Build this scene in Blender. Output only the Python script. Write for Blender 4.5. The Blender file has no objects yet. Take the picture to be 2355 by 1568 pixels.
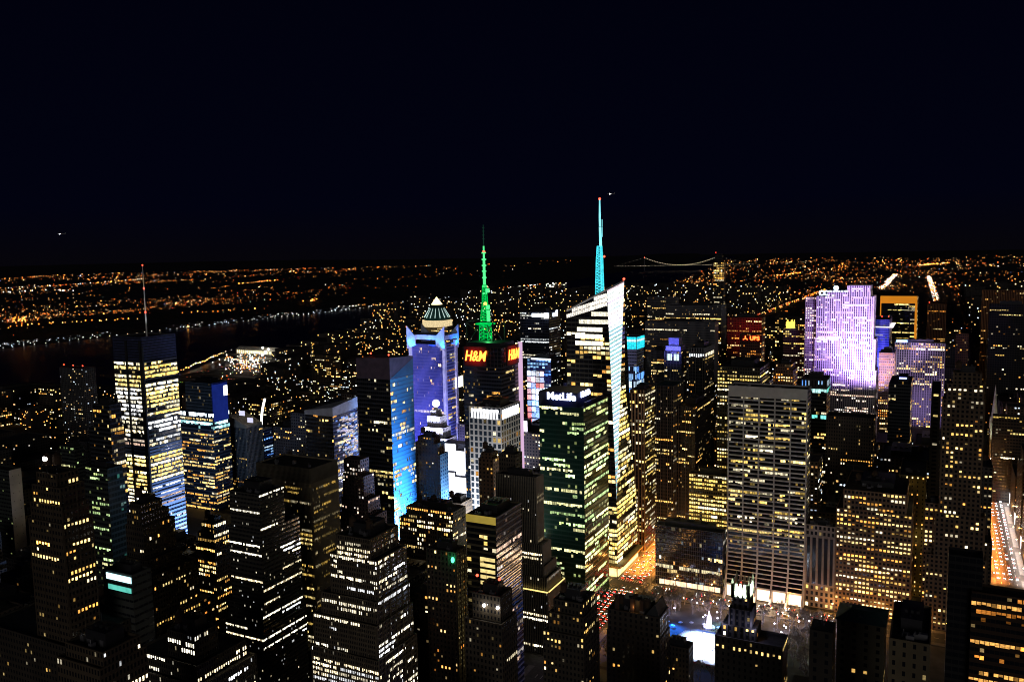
import bpy, math, random
from mathutils import Vector, Matrix
RND = random.Random(7)
scene = bpy.context.scene
COL = scene.collection
# ---------------------------------------------------------------- camera (eye on an observation deck, grid axes: +Y uptown, +X east)
F = 1950.0; PW, PH = 2355.0, 1568.0
AZ = math.radians(-27); PITCH = -math.atan((784 - 580) / F); ROLL = math.radians(1.1); CZ = 300.0
_f = Vector((math.sin(AZ) * math.cos(PITCH), math.cos(AZ) * math.cos(PITCH), math.sin(PITCH)))
_r = Vector((math.cos(AZ), -math.sin(AZ), 0))
_u = Vector((-math.sin(AZ) * math.sin(PITCH), -math.cos(AZ) * math.sin(PITCH), math.cos(PITCH)))
CX = _r * math.cos(ROLL) - _u * math.sin(ROLL)
CY = _r * math.sin(ROLL) + _u * math.cos(ROLL)
cam_d = bpy.data.cameras.new('camera'); cam = bpy.data.objects.new('camera', cam_d); COL.objects.link(cam)
cam_d.sensor_width = 36; cam_d.lens = 36 * F / PW; cam_d.clip_start = 5; cam_d.clip_end = 90000
cam.matrix_world = Matrix(((CX.x, CY.x, -_f.x, 0), (CX.y, CY.y, -_f.y, 0), (CX.z, CY.z, -_f.z, CZ), (0, 0, 0, 1)))
scene.camera = cam
# ---------------------------------------------------------------- night sky
W = bpy.data.worlds.new('World'); scene.world = W; W.use_nodes = True
nt = W.node_tree; bg = nt.nodes['Background']
tc = nt.nodes.new('ShaderNodeTexCoord'); sx = nt.nodes.new('ShaderNodeSeparateXYZ'); rp = nt.nodes.new('ShaderNodeValToRGB')
nt.links.new(tc.outputs['Generated'], sx.inputs[0]); nt.links.new(sx.outputs['Z'], rp.inputs[0]); nt.links.new(rp.outputs[0], bg.inputs['Color'])
e = rp.color_ramp.elements
e[0].position = 0.0; e[0].color = (0.0017, 0.0014, 0.0030, 1); e[1].position = 0.055; e[1].color = (0.00065, 0.0009, 0.0050, 1)
k = e.new(0.45); k.color = (0.0003, 0.0004, 0.0032, 1)
bg.inputs['Strength'].default_value = 1.0
# added dim fill from behind the viewer, standing in for city glow
sd = bpy.data.lights.new('sun', 'SUN'); sd.energy = 0.22; sd.angle = math.radians(25); sd.color = (1.0, 0.92, 0.86)
so = bpy.data.objects.new('sun', sd); COL.objects.link(so)
so.rotation_euler = Vector((-0.42, 0.88, -0.13)).to_track_quat('-Z', 'Y').to_euler()
# ---------------------------------------------------------------- render settings
scene.view_settings.view_transform = 'Standard'; scene.view_settings.look = 'None'
scene.view_settings.exposure = 0; scene.view_settings.gamma = 1
cy = scene.cycles
cy.max_bounces = 4; cy.diffuse_bounces = 2; cy.glossy_bounces = 2; cy.transmission_bounces = 1; cy.transparent_max_bounces = 4
cy.caustics_reflective = False; cy.caustics_refractive = False
cy.sample_clamp_indirect = 0.6; cy.use_denoising = True; cy.blur_glossy = 1.0; cy.filter_width = 1.05
try: cy.denoising_prefilter = 'ACCURATE'
except Exception: pass

# ---------------------------------------------------------------- pixel <-> world helpers (pixels of a 2355 x 1568 view)
def ray(u, v): return _f + CX * ((u - PW / 2) / F) + CY * ((784 - v) / F)
def atY(u, v, Y): d = ray(u, v); t = Y / d.y; return Vector((d.x * t, Y, CZ + d.z * t))
def atX(u, v, X): d = ray(u, v); t = X / d.x; return Vector((X, d.y * t, CZ + d.z * t))
def atZ(u, v, Z=0.0): d = ray(u, v); t = (Z - CZ) / d.z; return Vector((d.x * t, d.y * t, Z))
def proj(p):
    d = Vector((p[0], p[1], p[2] - CZ)); w = d.dot(_f)
    if w < 1: return (9e9, 9e9)
    return (PW / 2 + F * d.dot(CX) / w, 784 - F * d.dot(CY) / w)
def bis(fn, lo, hi, target):            # fn is monotonic
    up = fn(hi) > fn(lo)
    for _ in range(50):
        m = (lo + hi) / 2
        if (fn(m) < target) == up: lo = m
        else: hi = m
    return (lo + hi) / 2
def zat(x, y, v): return bis(lambda z: proj((x, y, z))[1], -60, 600, v)
def xat(u, y, z): return bis(lambda x: proj((x, y, z))[0], -y * 1.9, y * .4, u)
def yat(u, x, z, y0): return bis(lambda y: proj((x, y, z))[0], y0, y0 + 400, u)

# ---------------------------------------------------------------- materials
MATS = {}
def nodes(name):
    m = bpy.data.materials.new(name); m.use_nodes = True
    return m, m.node_tree, m.node_tree.nodes['Principled BSDF']
def mth(t, op, a, b=None):
    n = t.nodes.new('ShaderNodeMath'); n.operation = op
    for i, s in enumerate((a, b)):
        if s is None: continue
        if isinstance(s, (int, float)): n.inputs[i].default_value = s
        else: t.links.new(s, n.inputs[i])
    return n.outputs[0]
def noise(t, scale, coord='Object', detail=3.0, stretch=None):
    c = t.nodes.new('ShaderNodeTexCoord'); o = c.outputs[coord]
    if stretch:
        mp = t.nodes.new('ShaderNodeMapping'); mp.inputs['Scale'].default_value = stretch; t.links.new(o, mp.inputs[0]); o = mp.outputs[0]
    n = t.nodes.new('ShaderNodeTexNoise'); n.inputs['Scale'].default_value = scale; n.inputs['Detail'].default_value = detail
    t.links.new(o, n.inputs['Vector']); return n.outputs[0]
def ramp(t, fac, a, b, p0=0.3, p1=0.7):
    r = t.nodes.new('ShaderNodeValToRGB'); r.color_ramp.elements[0].position = p0; r.color_ramp.elements[1].position = p1
    r.color_ramp.elements[0].color = (*a, 1); r.color_ramp.elements[1].color = (*b, 1); t.links.new(fac, r.inputs[0]); return r.outputs[0]
def plain(name, c, rough=0.8, var=0.25, scale=0.15, metal=0.0, spec=0.3):
    if name in MATS: return MATS[name]
    m, t, p = nodes(name)
    t.links.new(ramp(t, noise(t, scale), [x * (1 - var) for x in c], [x * (1 + var) for x in c]), p.inputs['Base Color'])
    p.inputs['Roughness'].default_value = rough; p.inputs['Metallic'].default_value = metal; p.inputs['Specular IOR Level'].default_value = spec
    MATS[name] = m; return m
def wall_mat(c, ww, wh, wb=0.22, rough=0.75, glass=(0.012, 0.014, 0.02), grough=0.12):
    key = ('wall', c, ww, wh, wb, rough, glass)
    if key in MATS: return MATS[key]
    m, t, p = nodes('facade')
    c1 = ramp(t, noise(t, 0.06, detail=5), [x * .75 for x in c], [x * 1.2 for x in c])
    t.links.new(c1, p.inputs['Base Color']); p.inputs['Roughness'].default_value = rough; p.inputs['Specular IOR Level'].default_value = 0.25
    uv = t.nodes.new('ShaderNodeUVMap'); uv.uv_map = 'UVMap'; s = t.nodes.new('ShaderNodeSeparateXYZ'); t.links.new(uv.outputs[0], s.inputs[0])
    fu = mth(t, 'FRACT', s.outputs[0]); fv = mth(t, 'FRACT', s.outputs[1])
    mu = mth(t, 'LESS_THAN', mth(t, 'ABSOLUTE', mth(t, 'SUBTRACT', fu, 0.5)), ww / 2)
    mv = mth(t, 'LESS_THAN', mth(t, 'ABSOLUTE', mth(t, 'SUBTRACT', fv, wb + wh / 2)), wh / 2)
    k = mth(t, 'MULTIPLY', mu, mv)
    g = t.nodes.new('ShaderNodeBsdfPrincipled'); g.inputs['Base Color'].default_value = (*glass, 1); g.inputs['Roughness'].default_value = grough
    g.inputs['Specular IOR Level'].default_value = 0.5
    b = t.nodes.new('ShaderNodeBump'); b.inputs['Strength'].default_value = 0.25; b.inputs['Distance'].default_value = 0.4
    t.links.new(noise(t, 0.35), b.inputs['Height']); t.links.new(b.outputs[0], g.inputs['Normal'])
    mx = t.nodes.new('ShaderNodeMixShader'); t.links.new(k, mx.inputs[0]); t.links.new(p.outputs[0], mx.inputs[1]); t.links.new(g.outputs[0], mx.inputs[2])
    t.links.new(mx.outputs[0], t.nodes['Material Output'].inputs[0])
    MATS[key] = m; return m
def emit(name, c, s, sampled=False, vary=None):
    if name in MATS: return MATS[name]
    m, t, p = nodes(name); t.nodes.remove(p)
    em = t.nodes.new('ShaderNodeEmission'); em.inputs['Color'].default_value = (*c, 1); em.inputs['Strength'].default_value = s
    if vary: t.links.new(mth(t, 'MULTIPLY', mth(t, 'ADD', mth(t, 'MULTIPLY', noise(t, vary[0], detail=4), vary[1]), 1 - vary[1] * .55), s), em.inputs['Strength'])
    t.links.new(em.outputs[0], t.nodes['Material Output'].inputs[0])
    m.cycles.emission_sampling = 'FRONT' if sampled else 'NONE'
    MATS[name] = m; return m
def lit_mat():
    m, t, p = nodes('lit_window'); t.nodes.remove(p)
    a = t.nodes.new('ShaderNodeAttribute'); a.attribute_name = 'lit'
    n = noise(t, 0.55, 'Object', 2.0, (1, 1, 2.2))
    em = t.nodes.new('ShaderNodeEmission'); t.links.new(a.outputs['Color'], em.inputs['Color'])
    t.links.new(mth(t, 'MAXIMUM', mth(t, 'SUBTRACT', mth(t, 'MULTIPLY', n, 2.6), 0.3), 0.12), em.inputs['Strength'])
    t.links.new(em.outputs[0], t.nodes['Material Output'].inputs[0]); m.cycles.emission_sampling = 'NONE'
    return m
LIT = lit_mat()
def dot_mat():
    m, t, p = nodes('lamp_glow'); t.nodes.remove(p)
    a = t.nodes.new('ShaderNodeAttribute'); a.attribute_name = 'lit'
    em = t.nodes.new('ShaderNodeEmission'); t.links.new(a.outputs['Color'], em.inputs['Color']); t.links.new(em.outputs[0], t.nodes['Material Output'].inputs[0])
    m.cycles.emission_sampling = 'NONE'; return m
DOT = dot_mat()
ROOF = plain('roof_deck', (0.035, 0.034, 0.036), 0.9, 0.4, 0.3)
DARK = plain('dark_metal', (0.03, 0.03, 0.035), 0.5)
STEEL = plain('steel', (0.25, 0.25, 0.27), 0.45, metal=0.6)
WOOD = plain('tank_wood', (0.07, 0.045, 0.03), 0.85)
RED = emit('red_beacon', (1, 0.06, 0.03), 6)

# ---------------------------------------------------------------- mesh builder
class MB:
    def __init__(s): s.v = []; s.f = []; s.m = []; s.uv = []; s.c = []
    def quad(s, a, b, c, d, mi=0, uv=None, col=None):
        n = len(s.v); s.v += [a, b, c, d]; s.f.append((n, n + 1, n + 2, n + 3)); s.m.append(mi); s.uv.append(uv); s.c.append(col)
    def poly(s, pts, mi=0, uv=None, col=None):
        n = len(s.v); s.v += list(pts); s.f.append(tuple(range(n, n + len(pts)))); s.m.append(mi); s.uv.append(uv); s.c.append(col)
    def box(s, x0, x1, y0, y1, z0, z1, mi=0, col=None, bottom=True):
        a, b, c, d = (x0, y0, z0), (x1, y0, z0), (x1, y1, z0), (x0, y1, z0); A, B, C, D = (x0, y0, z1), (x1, y0, z1), (x1, y1, z1), (x0, y1, z1)
        for q in ((a, b, B, A), (b, c, C, B), (c, d, D, C), (d, a, A, D), (A, B, C, D)): s.quad(*q, mi, None, col)
        if bottom: s.quad(d, c, b, a, mi, None, col)
    def prism(s, ring0, ring1, mi=0, cap=True, col=None):
        n = len(ring0)
        for i in range(n): j = (i + 1) % n; s.quad(ring0[i], ring0[j], ring1[j], ring1[i], mi, None, col)
        if cap: s.poly(ring1, mi, None, col); s.poly(ring0[::-1], mi, None, col)
    def cyl(s, x, y, z0, z1, r0, r1=None, n=12, mi=0, col=None):
        r1 = r0 if r1 is None else r1
        rg = lambda r, z: [(x + r * math.cos(2 * math.pi * i / n), y + r * math.sin(2 * math.pi * i / n), z) for i in range(n)]
        s.prism(rg(r0, z0), rg(max(r1, 1e-3), z1), mi, True, col)
    def bar(s, p, q, r, mi=0, col=None, n=4, r1=None):
        p, q = Vector(p), Vector(q); d = (q - p); 
        if d.length < 1e-6: return
        d.normalize(); a = d.orthogonal().normalized(); b = d.cross(a); r1 = r if r1 is None else r1
        rg = lambda c, R: [tuple(c + (a * math.cos(2 * math.pi * i / n) + b * math.sin(2 * math.pi * i / n)) * R) for i in range(n)]
        s.prism(rg(p, r), rg(q, r1), mi, True, col)
    def octa(s, x, y, z, r, col=None, mi=0):
        P = [(x + r, y, z), (x, y + r, z), (x - r, y, z), (x, y - r, z), (x, y, z + r), (x, y, z - r)]
        for a, b, c in ((0, 1, 4), (1, 2, 4), (2, 3, 4), (3, 0, 4), (1, 0, 5), (2, 1, 5), (3, 2, 5), (0, 3, 5)): s.poly((P[a], P[b], P[c]), mi, None, col)
    def ball(s, x, y, z, r, mi=0, n=10, m=7, sz=1.0, col=None):
        rg = lambda t: [(x + r * math.sin(t) * math.cos(2 * math.pi * i / n), y + r * math.sin(t) * math.sin(2 * math.pi * i / n), z - r * sz * math.cos(t)) for i in range(n)]
        R = [rg(max(.02, math.pi * k / m)) for k in range(m + 1)]
        for k in range(m): s.prism(R[k], R[k + 1], mi, False, col)
    def mesh(s, name, mats):
        me = bpy.data.meshes.new(name); me.from_pydata([tuple(p) for p in s.v], [], s.f)
        for mt in mats: me.materials.append(mt)
        if len(mats) > 1: me.polygons.foreach_set('material_index', s.m)
        if any(u is not None for u in s.uv):
            ul = me.uv_layers.new(name='UVMap'); out = []
            for f, u in zip(s.f, s.uv):
                u = u or [(0.0, 0.0)] * len(f)
                for a in u: out += a
            ul.data.foreach_set('uv', out)
        if any(c is not None for c in s.c):
            at = me.attributes.new('lit', 'FLOAT_COLOR', 'CORNER'); out = []
            for f, c in zip(s.f, s.c): out += list((c or (0, 0, 0)) + (1.0,)) * len(f)
            at.data.foreach_set('color', out)
        return me
    def build(s, name, mats, parent=None, stuff=False):
        if not s.f: return None
        if not isinstance(mats, (list, tuple)): mats = [mats]
        o = bpy.data.objects.new(name, s.mesh(name, mats)); COL.objects.link(o)
        if parent is not None: put(o, parent)
        if stuff: o['kind'] = 'stuff'
        return o
def put(o, parent):          # parent without moving: the mesh keeps its world coordinates
    o.parent = parent; o.matrix_parent_inverse = parent.matrix_basis.inverted() if parent.parent is None else Matrix.Identity(4)
def tag(o, label, cat, group=None):
    o['label'] = label; o['category'] = cat
    if group: o['group'] = group
    return o
def struct(o): o['kind'] = 'structure'; return o
def empty(name, loc, label, cat, group=None, rz=0.0):
    o = bpy.data.objects.new(name, None); COL.objects.link(o); o.location = loc; o.rotation_euler = (0, 0, rz); o.empty_display_size = 1
    o.matrix_world = Matrix.Translation(loc) @ Matrix.Rotation(rz, 4, 'Z')
    return tag(o, label, cat, group)

PAL = dict(
    warm=[(1, .58, .14), (1, .68, .22), (1, .85, .55), (1, .44, .08), (1, .72, .28)], yellow=[(1, .66, .15), (1, .74, .25), (1, .87, .55)],
    cream=[(1, .92, .72), (1, .82, .5), (.95, .97, 1), (1, .88, .62)],
    orange=[(1, .34, .05), (1, .48, .11), (1, .68, .28)], white=[(1, .97, .88), (.88, .94, 1), (1, .88, .62)],
    green=[(.80, 1, .34), (.70, 1, .42), (1, .95, .45)], blue=[(.12, .34, 1), (.30, .58, 1), (.62, .82, 1)],
    cyan=[(.45, .95, 1), (.85, .95, 1)], pink=[(1, .66, .48), (1, .80, .62), (1, .90, .82)], mixed=[(1, .72, .3), (1, .85, .5), (1, .95, .8), (.7, .85, 1), (1, .5, .15)],
    teal=[(.2, .9, .75), (.55, 1, .95)])
def ST(wall=(.2, .19, .18), ww=.5, wh=.5, wb=.22, fh=3.8, bay=3.0, lit=.12, full=.04, dark=.35, run=3, pal='warm', s=1.6, pier=None, hb=None, rough=.75,
       glass=(.012, .014, .02), pcol=None, top=0, blank=0):
    return dict(wall=wall, ww=ww, wh=wh, wb=wb, fh=fh, bay=bay, lit=lit, full=full, dark=dark, run=run, pal=pal, s=s, pier=pier, hb=hb, rough=rough, glass=glass,
                pcol=pcol or wall, top=top, blank=blank)
def smat(st): return wall_mat(tuple(st['wall']), st['ww'], st['wh'], st['wb'], st['rough'], tuple(st['glass']))
def pmat(st): return plain('pier_%s' % str(tuple(st['pcol'])), st['pcol'], st['rough'], .15, .2)

class Bld:
    """one building: an Empty at its base; walls (with their piers and dark panes), roof, lit windows, fittings are its parts"""
    def __init__(s, name, label, cat, x, y, group=None, rnd=None, indiv=0):
        s.root = empty(name, (x, y, 0), label, cat, group); s.rnd = rnd or random.Random(hash((round(x), round(y))) & 0xffff)
        s.wall = MB(); s.roof = MB(); s.roofs = []; s.win = []; s.mats = []; s.indiv = indiv
    def mi(s, m):
        if m not in s.mats: s.mats.append(m)
        return s.mats.index(m)
    def face(s, p, d, w, z0, z1, st, lights=True, relief=True):
        """p: left end seen from outside, d: unit direction to the right, so the outward normal is (d.y, -d.x)"""
        if w < .5 or z1 - z0 < .5: return
        x, y = p; dx, dy = d; nx, ny = dy, -dx; rnd = s.rnd
        nb = max(1, round(w / st['bay'])); bw = w / nb; nf = max(1, round((z1 - z0) / st['fh'])); fh = (z1 - z0) / nf
        P = lambda t, o, z: (x + dx * t + nx * o, y + dy * t + ny * o, z)
        s.wall.quad(P(0, 0, z0), P(w, 0, z0), P(w, 0, z1), P(0, 0, z1), s.mi(smat(st)), [(0, 0), (nb, 0), (nb, nf), (0, nf)])
        if st['pier'] and relief:
            pw, pd, ev = st['pier']; k = s.mi(pmat(st))
            for i in range(0, nb + 1, ev):
                t0 = min(max(i * bw - pw / 2, 0), w - pw); t1 = t0 + pw
                s.wall.quad(P(t0, pd, z0), P(t1, pd, z0), P(t1, pd, z1), P(t0, pd, z1), k)
                s.wall.quad(P(t0, 0, z0), P(t0, pd, z0), P(t0, pd, z1), P(t0, 0, z1), k); s.wall.quad(P(t1, pd, z0), P(t1, 0, z0), P(t1, 0, z1), P(t1, pd, z1), k)
                s.wall.quad(P(t0, pd, z1), P(t1, pd, z1), P(t1, 0, z1), P(t0, 0, z1), k)
        if st['hb'] and relief:
            hh, hd = st['hb']; k = s.mi(pmat(st))
            for j in range(nf + 1):
                a = min(max(z0 + j * fh - hh / 2, z0), z1 - hh); b = a + hh
                s.wall.quad(P(0, hd, a), P(w, hd, a), P(w, hd, b), P(0, hd, b), k); s.wall.quad(P(0, hd, b), P(w, hd, b), P(w, 0, b), P(0, 0, b), k)
                s.wall.quad(P(0, 0, a), P(w, 0, a), P(w, hd, a), P(0, hd, a), k)
        if not lights: return
        pal = PAL[st['pal']]
        for j in range(st['blank'], nf - st['top']):
            r = rnd.random()
            mode = 2 if r < st['full'] else (0 if r < st['full'] + st['dark'] else 1)
            L = {0: min(.05, st['lit'] * .25), 1: st['lit'], 2: .9}[mode]; on = rnd.random() < L; col = rnd.choice(pal); fl = math.exp(rnd.gauss(0, .3)); br = st['s'] * fl
            for i in range(nb):
                if rnd.random() < 1.0 / max(1, st['run'] * (2.5 if mode == 2 else 1)):
                    on = rnd.random() < L
                    if mode != 2 or rnd.random() < .3: col = rnd.choice(pal); br = st['s'] * fl * math.exp(rnd.gauss(-.15, .55))
                dim = 1.0
                if not on:
                    if st['lit'] <= 0 or rnd.random() > .05: continue
                    dim = .18
                elif rnd.random() < .09: continue
                elif rnd.random() < .14: dim = .35
                b = br * dim * rnd.uniform(.6, 1.25); wv = rnd.uniform(.82, 1.0) if st['ww'] > .7 else 1; hv = rnd.choice((1, 1, 1, .8, .6)); wid = st['ww'] * bw * wv
                s.win.append((P((i + .5) * bw - wid / 2, .05, z0 + (j + st['wb'] + st['wh'] * (1 - hv)) * fh), d, wid, st['wh'] * fh * hv, (col[0] * b, col[1] * b, col[2] * b)))
    def box(s, x0, x1, y0, y1, z0, z1, st, est=None, roof=True, faces='SEWN', west=False):
        if 'S' in faces: s.face((x0, y0), (1, 0), x1 - x0, z0, z1, st)
        if 'E' in faces: s.face((x1, y0), (0, 1), y1 - y0, z0, z1, est or st)
        if 'N' in faces: s.face((x1, y1), (-1, 0), x1 - x0, z0, z1, st, False, False)
        if 'W' in faces: s.face((x0, y1), (0, -1), y1 - y0, z0, z1, st, west, west)
        if roof:                # coping, upstand and deck
            i = .6; zt = z1; zd = z1 - 1.1; R = MB(); s.roofs.append(R)
            o = [(x0, y0), (x1, y0), (x1, y1), (x0, y1)]; n = [(x0 + i, y0 + i), (x1 - i, y0 + i), (x1 - i, y1 - i), (x0 + i, y1 - i)]
            for a in range(4):
                b = (a + 1) % 4
                R.quad((*o[a], zt), (*o[b], zt), (*n[b], zt), (*n[a], zt), 1); R.quad((*n[a], zt), (*n[b], zt), (*n[b], zd), (*n[a], zd), 1)
            R.quad(*[(*q, zd) for q in n], 0)
        s.cop = pmat(st)
    def part(s, name, mb, mats, stuff=False, label=None):
        o = mb.build(name, mats, s.root, stuff)
        if o and label: o['label'] = label
        return o
    def penthouse(s, x0, x1, y0, y1, z, h, mat=None):
        m = MB(); m.box(x0, x1, y0, y1, z - 1.1, z + h); m.box(x0 - .25, x1 + .25, y0 - .25, y1 + .25, z + h, z + h + .4)
        for k in range(3):
            a = x0 + (x1 - x0) * (.15 + .28 * k); m.box(a, a + (x1 - x0) * .14, y0 + (y1 - y0) * .3, y0 + (y1 - y0) * .6, z + h + .4, z + h + 1.6)
        s.part('mechanical_penthouse', m, mat or DARK)
    def tank(s, x, y, z, r=2.2, h=4.2):
        m = MB(); m.cyl(x, y, z + 3, z + 3 + h, r, r, 12); m.cyl(x, y, z + 3 + h, z + 4.6 + h, r * 1.08, .1, 12); m.box(x - r, x + r, y - r, y + r, z + 2.6, z + 3)
        t = s.part('water_tank', m, WOOD)
        for a, b in ((-1, -1), (1, -1), (1, 1), (-1, 1)):
            l = MB(); l.bar((x + a * r * .8, y + b * r * .8, z - 1.1), (x + a * r * .8, y + b * r * .8, z + 2.8), .15); l.build('leg', DARK, t)
    def beacon(s, x, y, z, h=3, r=.8):
        m = MB(); m.bar((x, y, z - 1.2), (x, y, z + h), .12); b = s.part('beacon_post', m, DARK); q = MB(); q.ball(x, y, z + h + r * .6, r, n=8, m=5)
        q.build('beacon', RED, b)
    def done(s, mats=None):
        s.part('wall', s.wall, s.mats)
        for R in s.roofs + [s.roof]: s.part('roof', R, [ROOF, s.cop])
        win = s.win
        if s.indiv and win:
            win = sorted(win, key=lambda w: -w[2] * w[3] * (1 + .2 * s.rnd.random()) - (.0 if w[1][1] else .5)); cache = {}
            s.rnd.shuffle(win); head, win = win[:s.indiv], win[s.indiv:]
            for p, d, w, h, c in head:
                key = (round(w, 2), round(h, 2), tuple(round(math.log(max(q, .05)) * 2.2) for q in c))
                if key not in cache:
                    m = MB(); m.quad((0, 0, 0), (w, 0, 0), (w, 0, h), (0, 0, h), 0, None, c); cache[key] = m.mesh('window', [LIT])
                o = bpy.data.objects.new('window', cache[key]); COL.objects.link(o)
                o.parent = s.root; o.location = (p[0] - s.root.location.x, p[1] - s.root.location.y, p[2]); o.rotation_euler = (0, 0, math.atan2(d[1], d[0]))
        if win:
            m = MB()
            for p, d, w, h, c in win:
                q = (p[0] + d[0] * w, p[1] + d[1] * w); m.quad(p, (*q, p[2]), (*q, p[2] + h), (p[0], p[1], p[2] + h), 0, None, c)
            s.part('windows', m, LIT, True)
HERO = []      # (u0, u1, vtop, vbottom, distance, footprint)
def hero(name, label, cat, Y, tiers, st, vb, est=None, bands=None, indiv=100, pent=None, tanks=0, beacons=0, ebands=None, maxd=70, west=False, finish=True, group=None, mind=12):
    """tiers, top first: (u left, u corner, u right, v corner, step towards the viewer); south face on the plane y = Y"""
    y = Y; B = None; zs = []; foot = None; boxes = []
    for t in tiers:
        ul, uc, ur, vc = t[:4]; y -= t[4] if len(t) > 4 else 0
        p = atY(uc, vc, y); xw = xat(ul, y, p.z)
        yn = min(yat(ur, p.x, p.z, y), y + maxd) if ur > uc + 1 else y + min(maxd, 36)
        boxes.append([xw, p.x, y, max(yn, y + mind), p.z, t[5] if len(t) > 5 else None])
    for i in range(1, len(boxes)):
        a, b = boxes[i], boxes[i - 1]; a[0] = min(a[0], b[0] - .4); a[1] = max(a[1], b[1] + .4); a[3] = max(a[3], b[3] + .4); a[4] = min(a[4], b[4] - 3)
    L = boxes[-1]; B = Bld(name, label, cat, (L[0] + L[1]) / 2, (L[2] + L[3]) / 2, group, random.Random(len(HERO) * 31 + 5), indiv); B.boxes = 0
    for i, (x0, x1, y0, y1, H, ts) in enumerate(boxes):
        zb = boxes[i + 1][4] - .6 if i + 1 < len(boxes) else 0
        cuts = [(H, ts or st, None if ts else est)]
        for bn in (bands or []):
            z = zat(x1, y0, bn[0])
            if zb + 2 < z < H - 1: cuts.append((z, bn[1], bn[2] if len(bn) > 2 else None))
            elif z >= H - 1: cuts[0] = (H, bn[1], bn[2] if len(bn) > 2 else None)
        for j, (zt, s1, s2) in enumerate(cuts):
            B.box(x0, x1, y0, y1, cuts[j + 1][0] if j + 1 < len(cuts) else zb, zt, s1, s2, roof=(j == 0), west=west)
    boxes = [q[:5] for q in boxes]; x0, x1, y0, y1, H = boxes[0]
    if pent is not False and x1 - x0 > 9 and y1 - y0 > 9:
        w, d = x1 - x0, y1 - y0; B.penthouse(x0 + w * .25, x1 - w * .22, y0 + d * .3, y1 - d * .2, H, pent or 4)
    if x1 - x0 > 12 and y1 - y0 > 12 and math.hypot(x0, y0) < 800:
        rr_ = B.rnd
        for i in range(4):
            m = MB(); ax0, ay0 = x0 + 1.5 + rr_.random() * (x1 - x0 - 6), y0 + 1.5 + rr_.random() * (y1 - y0) * .28; m.box(ax0, ax0 + rr_.uniform(1.5, 3.5), ay0, ay0 + rr_.uniform(1.2, 2.6), H - 1.1, H + rr_.uniform(.3, 1.6)); m.bar((ax0 + .6, ay0 + .6, H), (ax0 + .6, ay0 + .6, H + 2), .2, n=6); B.part('roof_unit', m, STEEL)
        m = MB(); m.bar((x0 + 2, y1 - 2, H - 1), (x0 + 2, y1 - 2, H + rr_.uniform(4, 9)), .12); B.part('aerial', m, STEEL)
    for i in range(tanks): B.tank(x0 + (x1 - x0) * (.2 + .25 * i), y0 + (y1 - y0) * (.35 + .2 * (i % 2)), H)
    for i in range(beacons): B.beacon(x0 + (x1 - x0) * (.1 + .8 * i / max(1, beacons - 1)), y0 + (y1 - y0) * .2, H + (5 if pent is not False else 0))
    u0 = min(t[0] for t in tiers); u1 = max(t[2] for t in tiers)
    HERO.append((u0, u1, min(t[3] for t in tiers), vb, math.hypot((L[0] + L[1]) / 2, L[2]), (L[0], L[1], L[2], L[3])))
    B.H = H; B.b = boxes
    if finish: B.done()
    return B
def text(name, body, size, loc, rot, mat, parent, extrude=.3, shear=0.0, bold=.0, sx=1.0):
    c = bpy.data.curves.new(name, 'FONT'); c.body = body; c.size = size; c.extrude = extrude; c.shear = shear; c.offset = bold; c.align_x = 'CENTER'; c.align_y = 'CENTER'
    o = bpy.data.objects.new('lettering_source', c); COL.objects.link(o)
    me = bpy.data.meshes.new_from_object(o.evaluated_get(bpy.context.evaluated_depsgraph_get())); bpy.data.objects.remove(o); bpy.data.curves.remove(c)
    me.name = name; me.materials.clear(); me.materials.append(mat)
    o = bpy.data.objects.new(name, me); COL.objects.link(o); o.scale = (sx, 1, 1)
    o.parent = parent; o.location = Vector(loc) - parent.location; o.rotation_euler = rot
    return o
RS = (math.pi / 2, 0, 0); RE = (math.pi / 2, 0, math.pi / 2)
def lamp(name, kind, loc, energy, color, size=1.0, aim=None, parent=None, spot=None, sy=None, spread=None):
    d = bpy.data.lights.new(name, kind); d.energy = energy; d.color = color
    if kind == 'AREA':
        d.size = size
        if sy: d.shape = 'RECTANGLE'; d.size_y = sy
        if spread: d.spread = math.radians(spread)
    else: d.shadow_soft_size = size
    if spot: d.spot_size = math.radians(spot); d.spot_blend = .6
    o = bpy.data.objects.new(name, d); COL.objects.link(o); o.location = loc
    if aim is not None: o.rotation_euler = (Vector(aim) - Vector(loc)).to_track_quat('-Z', 'Y').to_euler()
    if parent is not None: o.parent = parent; o.location = Vector(loc) - parent.location
    return o

# ================================================================ THE SETTING: ground, river, streets, hills
FAR = 42000
def sheet(name, x0, x1, y0, y1, z, mat):
    m = MB(); m.quad((x0, y0, z), (x1, y0, z), (x1, y1, z), (x0, y1, z)); return struct(m.build(name, mat))
sheet('ground', -FAR, FAR, -200, FAR, 0, plain('ground_dark', (0.03, 0.028, 0.027), .95, .4, .01))
def water_mat():
    m, t, p = nodes('river_water'); p.inputs['Base Color'].default_value = (.004, .006, .012, 1); p.inputs['Roughness'].default_value = .34; p.inputs['Specular IOR Level'].default_value = .16
    b = t.nodes.new('ShaderNodeBump'); b.inputs['Strength'].default_value = .5; b.inputs['Distance'].default_value = .6
    t.links.new(noise(t, .06, 'Object', 4, (1, 1, 1)), b.inputs['Height']); t.links.new(b.outputs[0], p.inputs['Normal']); return m
bend = lambda y: max(0.0, y - 5500) * .19
RM = MB(); ry = [-200, 5500, 12000, 20000, 30000]
for a, c in zip(ry, ry[1:]): RM.quad((-2900 - bend(a), a, .3), (-1760 - bend(a), a, .3), (-1760 - bend(c), c, .3), (-2900 - bend(c), c, .3))
struct(RM.build('river', water_mat()))
ASPH = plain('asphalt', (.05, .048, .046), .7, .3, .4); PAVE = plain('paving', (.16, .15, .14), .85, .2, .5)
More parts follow.
